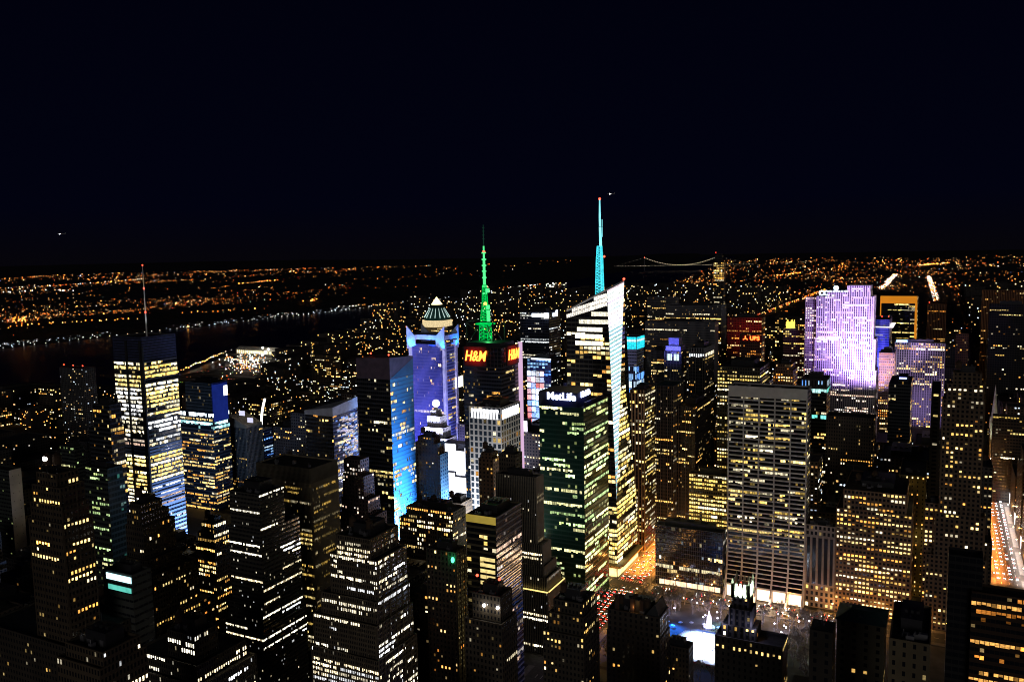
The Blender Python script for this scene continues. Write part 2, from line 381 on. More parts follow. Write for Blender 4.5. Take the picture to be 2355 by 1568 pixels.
AVE = [(60, 30), (-245, 34), (-465, 30), (-709, 30), (-953, 30), (-1197, 30), (-1441, 30)]
for x, w in AVE: sheet('avenue', x - w / 2, x + w / 2, -150, 2050 if -700 < x < 50 else 6000, .012, ASPH)
STY = lambda n: (n - 33.3) * 80.5
for n in range(34, 60): sheet('street', -1740, 400, STY(n) - (14 if n in (34, 42, 57) else 8), STY(n) + (14 if n in (34, 42, 57) else 8), .006, ASPH)
PMB = MB()
for x, w in AVE[:3]:
    for n in range(34, 52):
        y0, y1 = STY(n) + (14 if n in (34, 42) else 8), STY(n + 1) - (14 if n + 1 in (34, 42) else 8)
        PMB.box(x - w / 2, x - w / 2 + 5, y0, y1, 0, .15); PMB.box(x + w / 2 - 5, x + w / 2, y0, y1, 0, .15)
struct(PMB.build('pavement', PAVE))
PM2 = MB()
for y in (STY(42) - 14, STY(42) + 9):
    for xa, xb in ((-228, 45), (-450, -262)): PM2.box(xa, xb, y, y + 5, 0, .15)
struct(PM2.build('pavement', PAVE))
PAINT = plain('road_paint', (.7, .68, .62), .8, .15, 1.0)
ZM = MB()
for k in range(12):            # zebra crossings of the lit junction
    x = -258 + k * 2.2; ZM.quad((x, 686, .02), (x + 1.1, 686, .02), (x + 1.1, 691, .02), (x, 691, .02)); ZM.quad((x, 711, .02), (x + 1.1, 711, .02), (x + 1.1, 716, .02), (x, 716, .02))
for k in range(9):
    y = 690.5 + k * 2.2; ZM.quad((-267, y, .02), (-263, y, .02), (-263, y + 1.1, .02), (-267, y + 1.1, .02)); ZM.quad((-227, y, .02), (-223, y, .02), (-223, y + 1.1, .02), (-227, y + 1.1, .02))
for x0 in (-250, -246, -242, 54, 60, 66):
    for k in range(90): ZM.quad((x0, 420 + k * 12, .021), (x0 + .25, 420 + k * 12, .021), (x0 + .25, 425 + k * 12, .021), (x0, 425 + k * 12, .021))
for k in range(35): ZM.quad((-215 + k * 7, 699.8, .022), (-212 + k * 7, 699.8, .022), (-212 + k * 7, 700.1, .022), (-215 + k * 7, 700.1, .022))
struct(ZM.build('road_markings', PAINT))
def hz(x, y):                  # height of the far bank: shore, cliff, plateau, marsh, hills
    x = x + bend(y)
    if x > -2960: return 0 if x > -2906 else 2
    w = 28 * math.sin(y / 900.0 + x / 700.0) + 16 * math.sin(y / 330.0)
    def ss(a, b, t): t = max(0, min(1, (t - a) / (b - a))); return t * t * (3 - 2 * t)
    d = -x - 2960
    h = 2 + 52 * ss(150, 420, d) * (1 - ss(1900, 3000, d)) + max(0, w) * .25 * ss(200, 500, d) * (1 - ss(1900, 3000, d))
    h += ss(3500, 9000, y) * 70 * ss(60, 260, d) * (1 - ss(2500, 4200, d))
    h += 120 * ss(11000, 19000, d) + max(0, w) * 2 * ss(11000, 19000, d)
    return h
HM = MB(); xs = [-2905, -2960, -3050, -3130, -3220, -3320, -3450, -3700, -4100, -4600, -4900, -5400, -6000, -6800, -8000, -10000, -13000, -15000, -18000, -22000, -30000]
ys = [-200, 300, 800] + [1200 + 400 * i for i in range(30)] + [14000, 18000, 24000, 32000]
gid = lambda i, j: j * len(xs) + i
HM.v = [(x - bend(y), y, hz(x - bend(y), y) + .35) for y in ys for x in xs]
for j in range(len(ys) - 1):
    for i in range(len(xs) - 1): HM.f.append((gid(i, j), gid(i, j + 1), gid(i + 1, j + 1), gid(i + 1, j))); HM.m.append(0); HM.uv.append(None); HM.c.append(None)
struct(HM.build('hills', plain('hill_scrub', (.025, .026, .024), .95, .4, .01)))
HN = MB()
for y, h, x0, x1 in ((15500, 70, -2500, 6000), (20000, 110, -6000, 9000)):     # rising ground beyond the far boroughs
    n = 40; pts = [(x0 + (x1 - x0) * i / n, h * (.55 + .45 * math.sin(i * .7) * math.sin(i * .23 + 1)) * math.sin(math.pi * i / n) ** .4) for i in range(n + 1)]
    for (xa, ha), (xb, hb) in zip(pts, pts[1:]): HN.quad((xa, y - 3500, .4), (xb, y - 3500, .4), (xb, y, hb), (xa, y, ha)); HN.quad((xa, y, ha), (xb, y, hb), (xb, y + 4000, .4), (xa, y + 4000, .4))
struct(HN.build('hills', MATS['hill_scrub']))

# ================================================================ STYLES
NYT = ST((.16, .15, .13), .94, .66, .16, 4.1, 1.9, .93, .5, .02, 9, 'yellow', 3.0, hb=(.9, .35), pcol=(.10, .10, .10), glass=(.02, .022, .03))
NYTE = ST((.16, .15, .13), .95, .68, .16, 4.1, 1.9, .97, .6, .02, 12, 'yellow', 3.2, hb=(.9, .3), pcol=(.14, .14, .16))
NYT2 = ST((.16, .15, .13), .94, .66, .16, 4.1, 1.9, .78, .24, .05, 6, 'cream', 2.6, hb=(.9, .35), pcol=(.10, .10, .10))
NYTBLUE = ST((.20, .24, .34), .94, .5, .2, 4.1, 1.9, .16, .02, .5, 9, 'white', 1.2, hb=(1.6, .35), pcol=(.22, .27, .38))  # blue reflected light put into the wall and pier colours
NYTPINK = ST((.22, .24, .34), .94, .6, .2, 4.1, 1.9, .75, .5, .05, 12, 'pink', 1.0, hb=(1.2, .35), pcol=(.25, .25, .3))
MECH = ST((.10, .12, .30), .96, .9, .05, 2.5, 1.5, 0, 0, 1, glass=(.03, .035, .06))
MECHD = ST((.03, .03, .033), .9, .9, .05, 3, 2, 0, 0, 1)
G11 = ST((.08, .085, .10), .92, .55, .2, 3.9, 1.9, .48, .14, .10, 5, 'warm', 1.5, glass=(.02, .022, .03))
G11T = ST((.10, .10, .09), .95, .8, .1, 4, 2.2, .05, .0, .6, 3, 'warm', .8, glass=(.03, .032, .03))
G11B = ST((.05, .08, .30), .95, .9, .05, 4, 2.2, 0, 0, 1, glass=(.02, .03, .12))
WBAND = ST((.1, .1, .12), .97, .7, .15, 4.5, 3, .97, .9, .02, 20, 'cyan', 2.4)
APTD = ST((.07, .07, .075), .42, .45, .28, 3.0, 3.2, .09, .0, .3, 1.3, 'mixed', 1.8)
APTG = ST((.20, .20, .23), .55, .55, .22, 3.0, 3.4, .10, .0, .4, 1.3, 'mixed', 1.6)
GREENY = ST((.05, .06, .055), .85, .5, .2, 3.6, 2.0, .18, .05, .3, 4, 'green', 1.1)
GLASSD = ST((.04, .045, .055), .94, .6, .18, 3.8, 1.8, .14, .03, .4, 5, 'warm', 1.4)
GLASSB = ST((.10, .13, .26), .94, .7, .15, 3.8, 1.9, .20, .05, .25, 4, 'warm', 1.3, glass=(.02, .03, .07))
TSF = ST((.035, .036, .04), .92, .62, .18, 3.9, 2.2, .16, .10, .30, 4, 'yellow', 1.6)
TSE = ST((.06, .16, .26), .95, .72, .12, 3.9, 1.9, .16, .04, .35, 3, 'mixed', 1.6, glass=(.10, .30, .44), rough=.35)  # paler blue glass on this face carries reflected billboard light in its colour
BAND = ST((.085, .08, .07), .74, .45, .28, 2.75, 1.15, .09, .15, .5, 16, 'cream', 2.8, hb=(.5, .25))
MASON = ST((.14, .115, .09), .44, .55, .22, 3.7, 2.6, .14, .10, .40, 4, 'warm', 2.2)
MASOND = ST((.085, .07, .055), .45, .52, .24, 3.4, 2.2, .08, .02, .55, 3, 'warm', 2.0)
MASONL = ST((.22, .18, .12), .55, .52, .22, 3.6, 2.5, .36, .10, .14, 3, 'warm', 2.1)
MASONW = ST((.17, .135, .10), .5, .56, .22, 3.6, 2.1, .40, .14, .12, 3.5, 'warm', 2.3)
PIERY = ST((.05, .045, .035), .6, .5, .25, 3.3, 1.15, .40, .20, .26, 10, 'yellow', 2.2, pier=(.42, .6, 1), pcol=(.28, .24, .16))
PIERT = ST((.05, .045, .035), .6, .5, .25, 3.3, 1.15, .0, .0, 1, pier=(.42, .6, 1), pcol=(.16, .14, .10))
PIERD = ST((.05, .047, .042), .6, .5, .25, 3.8, 2.2, .10, .05, .4, 6, 'warm', 1.8, pier=(.6, .5, 1), pcol=(.26, .24, .20))
PIERO = ST((.06, .04, .025), .6, .6, .2, 3.7, 3.4, .30, .05, .25, 2, 'yellow', 1.8, pier=(1.3, .9, 1), pcol=(.42, .25, .11))
PIEROE = ST((.08, .06, .04), .5, .55, .2, 3.7, 2.4, .42, .12, .15, 3, 'yellow', 1.6)
GREY = ST((.12, .12, .135), .6, .55, .2, 3.7, 1.7, .06, .05, .5, 8, 'warm', 1.6, pier=(.5, .4, 1), pcol=(.22, .22, .25))
GREYW = ST((.12, .12, .135), .6, .55, .2, 3.7, 1.7, .20, .20, .3, 9, 'warm', 1.8, pier=(.5, .4, 1), pcol=(.24, .24, .27))
SLABD = ST((.04, .04, .042), .6, .5, .2, 3.7, 2.0, .16, .05, .35, 4, 'warm', 1.7, pier=(.5, .5, 2), pcol=(.12, .11, .10))
ROWY = ST((.045, .045, .045), .62, .5, .22, 3.7, 2.6, .55, .18, .18, 4, 'yellow', 1.7)
METL = ST((.012, .04, .03), .95, .62, .2, 4.0, 2.1, .40, .22, .22, 7, 'green', 1.7, glass=(.006, .03, .022), rough=.3)
METLD = ST((.012, .035, .03), .95, .62, .2, 4.0, 2.1, .03, 0, .5, 4, 'green', 1.2, glass=(.006, .03, .022), rough=.3)
GRID = ST((.42, .42, .42), .62, .74, .13, 5.2, 4.4, .16, .0, .1, 1.4, 'warm', 1.5, glass=(.02, .03, .045))
WHITE = ST((.72, .70, .72), .26, .4, .3, 3.7, 2.8, .08, 0, .4, 2, 'white', 2)
BOAS = ST((.03, .026, .02), .93, .66, .15, 4.2, 4.4, .42, .06, .18, 3, 'warm', 2.5, glass=(.012, .012, .014))
BOAL = ST((.06, .055, .045), .95, .70, .15, 4.2, 2.2, .72, .35, .05, 8, 'yellow', 2.4)
GRACE = ST((.035, .035, .035), .97, .62, .26, 3.75, 2.1, .30, .05, .22, 4, 'yellow', 1.5, hb=(1.15, .55), pcol=(.60, .58, .56), glass=(.012, .012, .015))
LIME = ST((.22, .18, .30), .52, .62, .2, 3.6, 2.9, .30, .07, .20, 2.5, 'pink', 2.2, pier=(1.45, .45, 1), pcol=(.70, .66, .70), glass=(.02, .02, .06))
LIMED = ST((.16, .14, .18), .52, .6, .22, 3.6, 3.1, .34, .05, .25, 2, 'warm', 1.8, pier=(1.0, .35, 1), pcol=(.34, .31, .34))
LIMEB = ST((.22, .15, .10), .5, .55, .22, 3.6, 2.6, .45, .08, .12, 3, 'orange', 1.6)
SOLOW = ST((.03, .03, .03), .96, .6, .2, 3.9, 2.4, .30, .10, .25, 6, 'yellow', 1.3)
BLUEG = ST((.04, .06, .16), .7, .62, .18, 4.4, 4.0, .62, .05, .05, 2, 'blue', 1.1, glass=(.01, .02, .06))
REDB = ST((.16, .035, .03), .6, .5, .2, 3.7, 2.4, .10, .04, .4, 4, 'orange', 1.3)
ORNG = ST((.16, .07, .03), .6, .5, .2, 3.7, 2.6, .08, .02, .4, 3, 'orange', 1.4, pier=(.9, .5, 1), pcol=(.30, .14, .06))
PARKG = ST((.02, .022, .03), .95, .8, .1, 4.0, 1.8, .05, .02, .35, 3, 'mixed', 1.0, pier=(.16, .12, 1), hb=(.22, .1), pcol=(.10, .11, .14), glass=(.008, .010, .022))

# ================================================================ THE NAMED TOWERS, left to right
# --- tower with the mast
b = hero('mast_tower', 'tall office tower with a thin mast and blazing yellow floors, left of the photo', 'tower', STY(40) + 10, [(258, 325, 403, 776)], MECH, 1200,
         bands=[(833, NYT, NYTE), (893, NYT2, NYTE), (960, NYT2), (1010, NYTPINK, NYT2), (1030, NYTBLUE, NYTBLUE), (1048, NYT, NYT), (1112, NYT, NYTBLUE), (1146, NYT2, NYTPINK), (1170, NYT2, NYTBLUE)], finish=False, pent=False)
x0, x1, y0, y1, H = b.b[0]
zb = zat(x1, y0, 833)
m = MB()
for t in (.0, .38): m.box(x0 + (x1 - x0) * (.46 if t == 0 else .93) - .7, x0 + (x1 - x0) * (.46 if t == 0 else .93) + 1.6, y0 - 1.2, y0 + 1, 0, zb + 20)
m.box(x1 - .8, x1 + .6, y0 - .8, y0 + 1.0, 0, zb + 14)
b.part('corner_notch', m, DARK)  # dark strips proud of the wall stand in for shaded corner recesses
mx, my = (x0 + x1) / 2 + 4, (y0 + y1) / 2; mt = zat(mx, my, 610)
m = MB(); m.bar((mx, my, H - 2), (mx, my, H + (mt - H) * .32), .85, n=8, r1=.65); m.bar((mx, my, H + (mt - H) * .32), (mx, my, H + (mt - H) * .7), .55, n=8, r1=.4); m.bar((mx, my, H + (mt - H) * .7), (mx, my, mt), .4, n=6, r1=.25)
ms = b.part('mast', m, plain('mast_white', (.7, .7, .68), .5))
for fz in (.33, .67, 1.0):
    q = MB(); q.ball(mx, my, H + (mt - H) * fz, .9 if fz < 1 else .7); q.build('beacon', RED, ms)
lamp('mast_floodlight', 'SPOT', (mx + 14, my - 22, H + 3), 12000, (.85, .95, 1), .5, (mx, my, H + 26), b.root, 50)
b.done()
lamp('street_glow', 'AREA', (b.b[0][1] + 26, b.b[0][2] + 30, 10), 230000, (.30, .50, 1), 26, (b.b[0][1], b.b[0][2] + 25, 40))  # added blue lamp, stands in for reflections low on the right face
# --- blue topped glass tower
b = hero('glass_tower', 'glass tower with a blue top corner and white floor bands, right of the mast tower', 'tower', STY(42) + 16,
         [(425, 485, 522, 882), (414, 487, 526, 950, 1)], G11T, 1207, est=G11B, bands=[(950, WBAND, WBAND), (962, G11, G11), (971, WBAND, WBAND), (990, G11, G11)], finish=False)
x0, x1, y0, y1, H = b.b[0]; b.done()
m = MB(); m.box(x1 + .1, x1 + .5, y0 + 1, y1 - 1, H - 46, H - 2); b.part('lit_glass_panel', m, emit('blue_panel', (.03, .07, .6), .26, vary=(.2, .7)))
m = MB(); zz = zat(x1, y0, 915); m.box(x1 + .6, x1 + 1, y1 - 7, y1 - 1, zz, zz + 12); b.part('screen', m, emit('screen_white', (.9, .95, 1), 2.5))
# --- hotel with tan sloped roof
b = hero('hotel', 'brown striped hotel tower with a tan sloping roof', 'hotel', STY(42) + 70, [(526, 565, 603, 985)], PIERD, 1110, finish=False, pent=False)
x0, x1, y0, y1, H = b.b[0]
m = MB(); zt = zat(x0 + 4, y0, 955); m.poly([(x0, y0, H), (x1, y0, H), (x1, y0, H + 3), (x0, y0, zt)]); m.quad((x0, y0, zt), (x1, y0, H + 3), (x1, y1, H + 3), (x0, y1, zt)); m.poly([(x1, y1, H), (x0, y1, H), (x0, y1, zt), (x1, y1, H + 3)]); m.quad((x0, y1, H), (x0, y0, H), (x0, y0, zt), (x0, y1, zt)); m.quad((x1, y0, H), (x1, y1, H), (x1, y1, H + 3), (x1, y0, H + 3))
b.part('sloped_roof', m, plain('tan_roof', (.42, .34, .22), .8))
for k, (u, v) in enumerate(((556, 950), (575, 966))):
    p = atY(u, v, y0 + 6); m = MB(); m.box(p.x - 4.5, p.x + 4.5, p.y, p.y + .6, p.z - 3, p.z + 3); b.part('lit_panel', m, emit('panel_lilac', (.75, .75, 1), 1.0))
b.done()
# --- hotel with the light beam
b = hero('hotel', 'dark hotel slab with a curved white light beam above its roof', 'hotel', STY(42) + 100, [(590, 606, 626, 988)], GLASSD, 1060, est=ST((.1, .14, .3), .9, .5, .2, 3.6, 2.4, .2, .1, .3, 4, 'blue', 1.2), pent=False, finish=False, maxd=60)
x0, x1, y0, y1, H = b.b[0]; m = MB(); pts = [atY(601.5 + 7.5 * (t / 12) - 3 * math.sin(math.pi * t / 12), 985 - 68 * t / 12, y0 + 8) for t in range(13)]
for p, q in zip(pts, pts[1:]): m.bar(p, q, 1.35, n=6)
b.part('light_beam', m, emit('beam_white', (1, .97, .85), 3.5)); b.done()
# --- slanted-top tower with painted reflections
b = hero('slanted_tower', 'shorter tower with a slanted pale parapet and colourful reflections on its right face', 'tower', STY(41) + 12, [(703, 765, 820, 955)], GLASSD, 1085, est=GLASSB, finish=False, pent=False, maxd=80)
x0, x1, y0, y1, H = b.b[0]; za = zat(x1, y0, 937); zb = zat(x1, y1, 912); zc = zat(x0, y0, 943)
m = MB(); o = .8
m.quad((x0 - o, y0 - o, H - 1), (x1 + o, y0 - o, H - 1), (x1 + o, y0 - o, za), (x0 - o, y0 - o, zc)); m.quad((x1 + o, y0 - o, H - 1), (x1 + o, y1 + o, H + 1), (x1 + o, y1 + o, zb), (x1 + o, y0 - o, za))
m.quad((x0 - o, y0 - o, zc), (x1 + o, y0 - o, za), (x1 + o, y1 + o, zb), (x0 - o, y1 + o, zc)); m.quad((x0 - o, y1 + o, H - 1), (x0 - o, y0 - o, H - 1), (x0 - o, y0 - o, zc), (x0 - o, y1 + o, zc)); m.quad((x1 + o, y1 + o, H - 1), (x0 - o, y1 + o, H - 1), (x0 - o, y1 + o, zc), (x1 + o, y1 + o, zb))
b.part('slanted_parapet', m, [plain('parapet_grey', (.4, .42, .48), .7)])
m = MB(); rr = random.Random(4); zlo = zat(x1, y1, 1040)
for k in range(190):
    t = rr.random() ** .6; yy = y0 + 3 + (y1 - y0 - 5) * t; z = zlo + rr.random() * (H - zlo - 4); c = rr.choice([(.2, .35, 1), (.8, .7, 1), (1, .8, .6), (.4, .6, 1), (1, .9, .9)]); s_ = rr.uniform(.25, 1.1)
    w = rr.uniform(1.5, 6); m.quad((x1 + .08, yy, z), (x1 + .08, min(yy + w, y1), z), (x1 + .08, min(yy + w, y1), z + 1.6), (x1 + .08, yy, z + 1.6), 0, None, tuple(q * s_ for q in c))
b.part('screen_panels', m, LIT, True); b.done()  # scattered glowing strips paint reflections onto the right face's glass
# --- dark tower with the blazing blue face
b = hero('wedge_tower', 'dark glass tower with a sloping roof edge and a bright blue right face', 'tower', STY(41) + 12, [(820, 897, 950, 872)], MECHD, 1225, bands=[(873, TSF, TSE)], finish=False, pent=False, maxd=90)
x0, x1, y0, y1, H = b.b[0]; zt = zat(x1, y0, 823); zl = zat(x0, y0, 823)
zm = zat(x1, y1, 818); m = MB(); i = .2
A, Bq, Cq, D = (x0, y0 - i, H - .5), (x1 + i, y0 - i, H - .5), (x1 + i, y1, H - .5), (x0, y1, H - .5); A2, B2, C2, D2 = (x0, y0 - i, zl), (x1 + i, y0 - i, zt), (x1 + i, y1, zm), (x0, y1, zm)
m.quad(A, Bq, B2, A2); m.quad(Bq, Cq, C2, B2); m.quad(Cq, D, D2, C2); m.quad(D, A, A2, D2); m.quad(A2, B2, C2, D2)
b.part('crown', m, [plain('crown_purple', (.10, .07, .10), .8)])
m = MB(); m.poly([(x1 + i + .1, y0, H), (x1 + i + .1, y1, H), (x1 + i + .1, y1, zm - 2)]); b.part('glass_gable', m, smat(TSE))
b.beacon(x1 - 2, y0 + 2, zt, 2); b.beacon(x0 + 4, y1 - 20, zl, 2); b.done(); TSB = b
# --- tower with the blue pointed crown
b = hero('crown_tower', 'tower with a blue lit crown of four pointed fins and violet flanks', 'tower', STY(44) + 10, [(946, 1021, 1048, 793)], ST((.07, .07, .15), .6, .75, .1, 3.9, 1.5, .06, .02, .5, 4, 'warm', 1.6, pier=(.4, .5, 1), pcol=(.13, .13, .46), glass=(.02, .025, .12)), 1160,
         est=ST((.20, .21, .42), .9, .6, .2, 3.9, 3, .25, .05, .3, 5, 'warm', .8, glass=(.05, .06, .16)), finish=False, pent=False, maxd=60)
x0, x1, y0, y1, H = b.b[0]; zt = zat(x1, y0, 771); CROWN = plain('crown_panel', (.5, .55, .75), .6)
m = MB(); m.box(x0 - 3, x1 + 3, y0 - 3, y1 + 3, H + 6, zt); b.part('crown_ring', m, CROWN)
for (ux, uy, fx, fy) in ((x0, y0, 1, 0), (x1, y0, -1, 0), (x0, y1, 1, 0), (x1, y1, -1, 0)):
    m = MB(); hh = zt + 11; o = .9; px = ux - fx * 3.4; y_ = uy - 1 if uy == y0 else uy + 1
    for s_ in (-o, o): m.poly([(px, y_ + s_ - 3 * (uy == y0), H - 6), (px + fx * 12, y_ + s_ - 3 * (uy == y0), H - 1), (px + fx * 12, y_ + s_ - 3 * (uy == y0), zt - 1), (px, y_ + s_ - 3 * (uy == y0), hh)])
    yy = y_ - 3 * (uy == y0); m.quad((px, yy - o, hh), (px, yy + o, hh), (px + fx * 12, yy + o, zt - 1), (px + fx * 12, yy - o, zt - 1)); m.quad((px, yy - o, H - 6), (px, yy + o, H - 6), (px, yy + o, hh), (px, yy - o, hh))
    b.part('crown_fin', m, CROWN)
for (px, py) in ((x0 - .6, y0 - .6), (x1 + .6, y0 - .6), (x1 + .6, y1 - 2)):
    m = MB(); m.box(px - 1.9, px + 1.9, py - 1.9, py + 1.9, 0, H + 4); b.part('corner_pylon', m, plain('pylon_lilac', (.62, .58, .70), .6))
for k, (lx, ly) in enumerate(((x0 + 4, y0 - 9), ((x0 + x1) / 2 + 8, y0 - 9), (x1 + 3, y0 - 9), (x1 + 9, y1 - 5))):
    lamp('crown_floodlight', 'SPOT', (lx, ly, H - 4), 42000, (.005, .24, 1), 1, (lx, ly + 9 if k < 3 else ly, H + 12) if k < 3 else (x1, ly, H + 12), b.root, 110)
m = MB(); p = atY(1032, 866, y0); 
m.box(x1 + 1.2, x1 + 2, y0 + 22, y0 + 40, zat(x1, y0 + 30, 890), zat(x1, y0 + 30, 866)); b.part('lit_logo_panel', m, emit('panel_cream', (1, .95, .72), 3)); b.done(); ASTOR = b
# --- pyramid topped tower behind
b = hero('pyramid_tower', 'distant tower with a glowing pyramid tip on a flared green roof, behind the crowned tower', 'tower', STY(49) + 30, [(972, 1030, 1040, 750)], MASONL, 770, finish=False, pent=False, maxd=50, indiv=0)
x0, x1, y0, y1, H = b.b[0]; cx, c_y = (x0 + x1) / 2, (y0 + y1) / 2; sc = (x1 - x0) / 2
rg = lambda r, z: [(cx + r * math.cos(math.pi / 8 + math.pi * i / 4), c_y + r * math.sin(math.pi / 8 + math.pi * i / 4), z) for i in range(8)]
zv = lambda v: zat(cx, c_y, v)
m = MB(); m.prism(rg(sc * 1.02, H - 1), rg(sc * 1.02, zv(735))); b.part('upper_storey', m, emit('storey_glow', (1, .78, .42), .9, vary=(.5, 1.5)))
m = MB(); m.prism(rg(sc * .92, zv(735)), rg(sc * .42, zv(703)), cap=True); rf = b.part('copper_roof', m, plain('copper', (.03, .10, .09), .6))
for k in range(16):
    a = math.pi * k / 8; m = MB(); m.bar((cx + sc * .88 * math.cos(a), c_y + sc * .88 * math.sin(a), zv(729)), (cx + sc * .5 * math.cos(a), c_y + sc * .5 * math.sin(a), zv(708)), .75, r1=.3); m.build('lit_rib', emit('rib_glow', (.7, 1, .92), .8), rf)
m = MB(); m.cyl(cx, c_y, zv(703), zv(700), sc * .46, sc * .46, 12); b.part('cornice', m, plain('copper', (.03, .1, .09)))
m = MB(); m.prism(rg(sc * .38, zv(700)), rg(.4, zv(683))); b.part('pyramid_tip', m, emit('tip_gold', (1, .78, .38), 4)); b.done()
# --- tower with the antenna and the H&M signs
b = hero('antenna_tower', 'dark tower with the tall green antenna and red neon letters on its top corners', 'tower', STY(42) + 12, [(1064, 1152, 1192, 800)], ST((.03, .03, .032), .8, .8, .1, 4, 4, 0, 0, 1), 960, bands=[(846, GLASSD, GLASSD)], finish=False, pent=False, maxd=55)
x0, x1, y0, y1, H = b.b[0]; b.done(); NEON = emit('neon_red', (1, .16, .02), 7)
HALO = plain('sign_back', (.10, .02, .02), .7)
p = atY(1094, 819, y0); m = MB(); m.box(p.x - 12, p.x + 12, y0 - 1.2, y0 - .2, p.z - 9.5, p.z + 9.5); sg = b.part('sign_panel', m, HALO)
text('lettering', 'H&M', 14, (p.x, y0 - 1.6, p.z), RS, NEON, sg, .25, .25, .25, .78)
lamp('neon_glow', 'AREA', (p.x, y0 - 4.5, p.z), 1500, (1, .05, .02), 14, (p.x, y0, p.z), b.root)
p = atX(1178, 815, x1); m = MB(); m.box(x1 + .2, x1 + 1.2, p.y - 12, p.y + 12, p.z - 9.5, p.z + 9.5); sg = b.part('sign_panel', m, HALO)
text('lettering', 'H&M', 14, (x1 + 1.6, p.y, p.z), RE, NEON, sg, .25, .25, .25, .78)
lamp('neon_glow', 'AREA', (x1 + 4.5, p.y, p.z), 1500, (1, .05, .02), 14, (x1, p.y, p.z), b.root)
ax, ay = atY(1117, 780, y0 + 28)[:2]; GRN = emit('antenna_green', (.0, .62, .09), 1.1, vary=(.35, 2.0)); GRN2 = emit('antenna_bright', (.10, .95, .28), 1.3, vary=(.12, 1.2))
av = lambda v: zat(ax, ay, v)
m = MB()
def lattice(m, cx, cy_, z0, z1, r0, r1, n, rad, col=None):
    P = lambda t, k: (cx + (r0 + (r1 - r0) * t) * (1 if k in (0, 1) else -1), cy_ + (r0 + (r1 - r0) * t) * (1 if k in (1, 2) else -1), z0 + (z1 - z0) * t)
    for k in range(4): m.bar(P(0, k), P(1, k), rad)
    for i in range(n):
        for k in range(4): m.bar(P(i / n, k), P((i + 1) / n, (k + 1) % 4), rad * .6); m.bar(P((i + 1) / n, k), P((i + 1) / n, (k + 1) % 4), rad * .6)
lattice(m, ax, ay, av(783), av(742), 4.6, 4.0, 5, .4); lattice(m, ax, ay, av(742), av(712), 3.6, 2.7, 5, .36); lattice(m, ax, ay, av(712), av(655), 2.3, 1.5, 9, .34)
m.cyl(ax, ay, av(745.5), av(743.5), 10, 10, 12); an = b.part('antenna', m, GRN)
m = MB(); m.cyl(ax, ay, av(655), av(598), 1.5, 1.2, 8); m.cyl(ax, ay, av(598), av(566), .95, .8, 8)
for v in (640, 625, 598, 612, 583, 660, 676): m.cyl(ax, ay, av(v), av(v) + 1.2, 2.3, 2.3, 8)
m.build('antenna_pole', GRN2, an)
m = MB(); m.bar((ax, ay, av(566)), (ax, ay, av(517)), .6, n=6, r1=.3)
for v in (524, 532, 541, 549): m.bar((ax - 1.2, ay, av(v)), (ax + 1.2, ay, av(v)), .35)
m.build('antenna_tip', emit('tip_green', (.02, .10, .06), .35), an)  # dark tip given a faint glow in its material so it shows
m = MB(); m.ball(ax, ay, av(579), 1.4); m.build('beacon', RED, an); m = MB(); m.ball(ax + .5, ay, av(698), 1.7); m.build('beacon', emit('amber_beacon', (1, .7, .1), 4), an)
for v in (706, 718, 727, 735, 668):
    m = MB(); m.box(ax + 2.2, ax + 5, ay - 2, ay + 1, av(v) - 2, av(v) + 2); m.build('antenna_panel', GRN2, an)
m = MB()
for sx in (-1, 1):
    for sy in (-1, 1): m.bar((ax + sx * 15, ay + sy * 12, H - 1), (ax + sx * 15, ay + sy * 12, av(738)), .6); m.bar((ax + sx * 15, ay + sy * 12, H), (ax + sx * 4, ay + sy * 4, av(745)), .5); m.bar((ax + sx * 15, ay + sy * 12, av(740)), (ax + sx * 4, ay + sy * 4, av(765)), .5)
m.box(ax - 15, ax + 15, ay - 12.4, ay - 11.6, av(739), av(737)); m.box(ax - 15.4, ax - 14.6, ay - 12, ay + 12, av(739), av(737)); m.box(ax + 14.6, ax + 15.4, ay - 12, ay + 12, av(739), av(737))
b.part('roof_truss', m, DARK)
m = MB(); m.box(x0 + 3, x1 - 3, y0 + 4, y1 - 4, H - 1, H + 4); b.part('mechanical_penthouse', m, DARK)
lamp('antenna_floodlight', 'POINT', (ax + 9, ay - 12, H + 10), 9000, (.1, 1, .25), 1, None, b.root)
m = MB(); m.box(x1 + .3, x1 + 3.2, y1 - 1.5, y1 + 2.5, zat(x1, y1, 1095), H + 2); b.part('light_fin', m, emit('fin_pink', (.85, .55, .82), .85))
# --- white lit stepped tower with the globe, and its glow
b = hero('globe_tower', 'floodlit white stepped tower with a glowing globe on its tip', 'tower', STY(43) + 12,
         [(990, 1003, 1006, 944), (982, 1012, 1016, 958, 2), (976, 1018, 1023, 985, 3), (968, 1028, 1037, 1010, 3), (955, 1050, 1062, 1040, 3), (950, 1066, 1073, 1072, 3)], WHITE, 1165, finish=False, pent=False, indiv=40)
x0, x1, y0, y1, H = b.b[0]; b.done(); gx, gy = (x0 + x1) / 2, (y0 + y1) / 2
m = MB(); m.cyl(gx, gy, H - 1, H + 3.5, 2.6, 2.2, 10); b.part('globe_stand', m, WHITE and plain('white_stone', (.6, .6, .6)))
m = MB(); m.ball(gx, gy, H + 7, 4.3, n=14, m=9); b.part('globe', m, emit('globe_white', (1, .93, .9), 3))
L = b.b[-1]
lamp('facade_floodlight', 'AREA', (L[0] + 10, L[2] - 26, 30), 1300000, (.62, .66, 1), 36, (L[0] + 22, L[2], 88), None, sy=22)
lamp('facade_floodlight', 'AREA', (L[1] + 24, L[2] - 10, 40), 700000, (.66, .68, 1), 30, (L[1] - 6, L[2] + 16, 90))
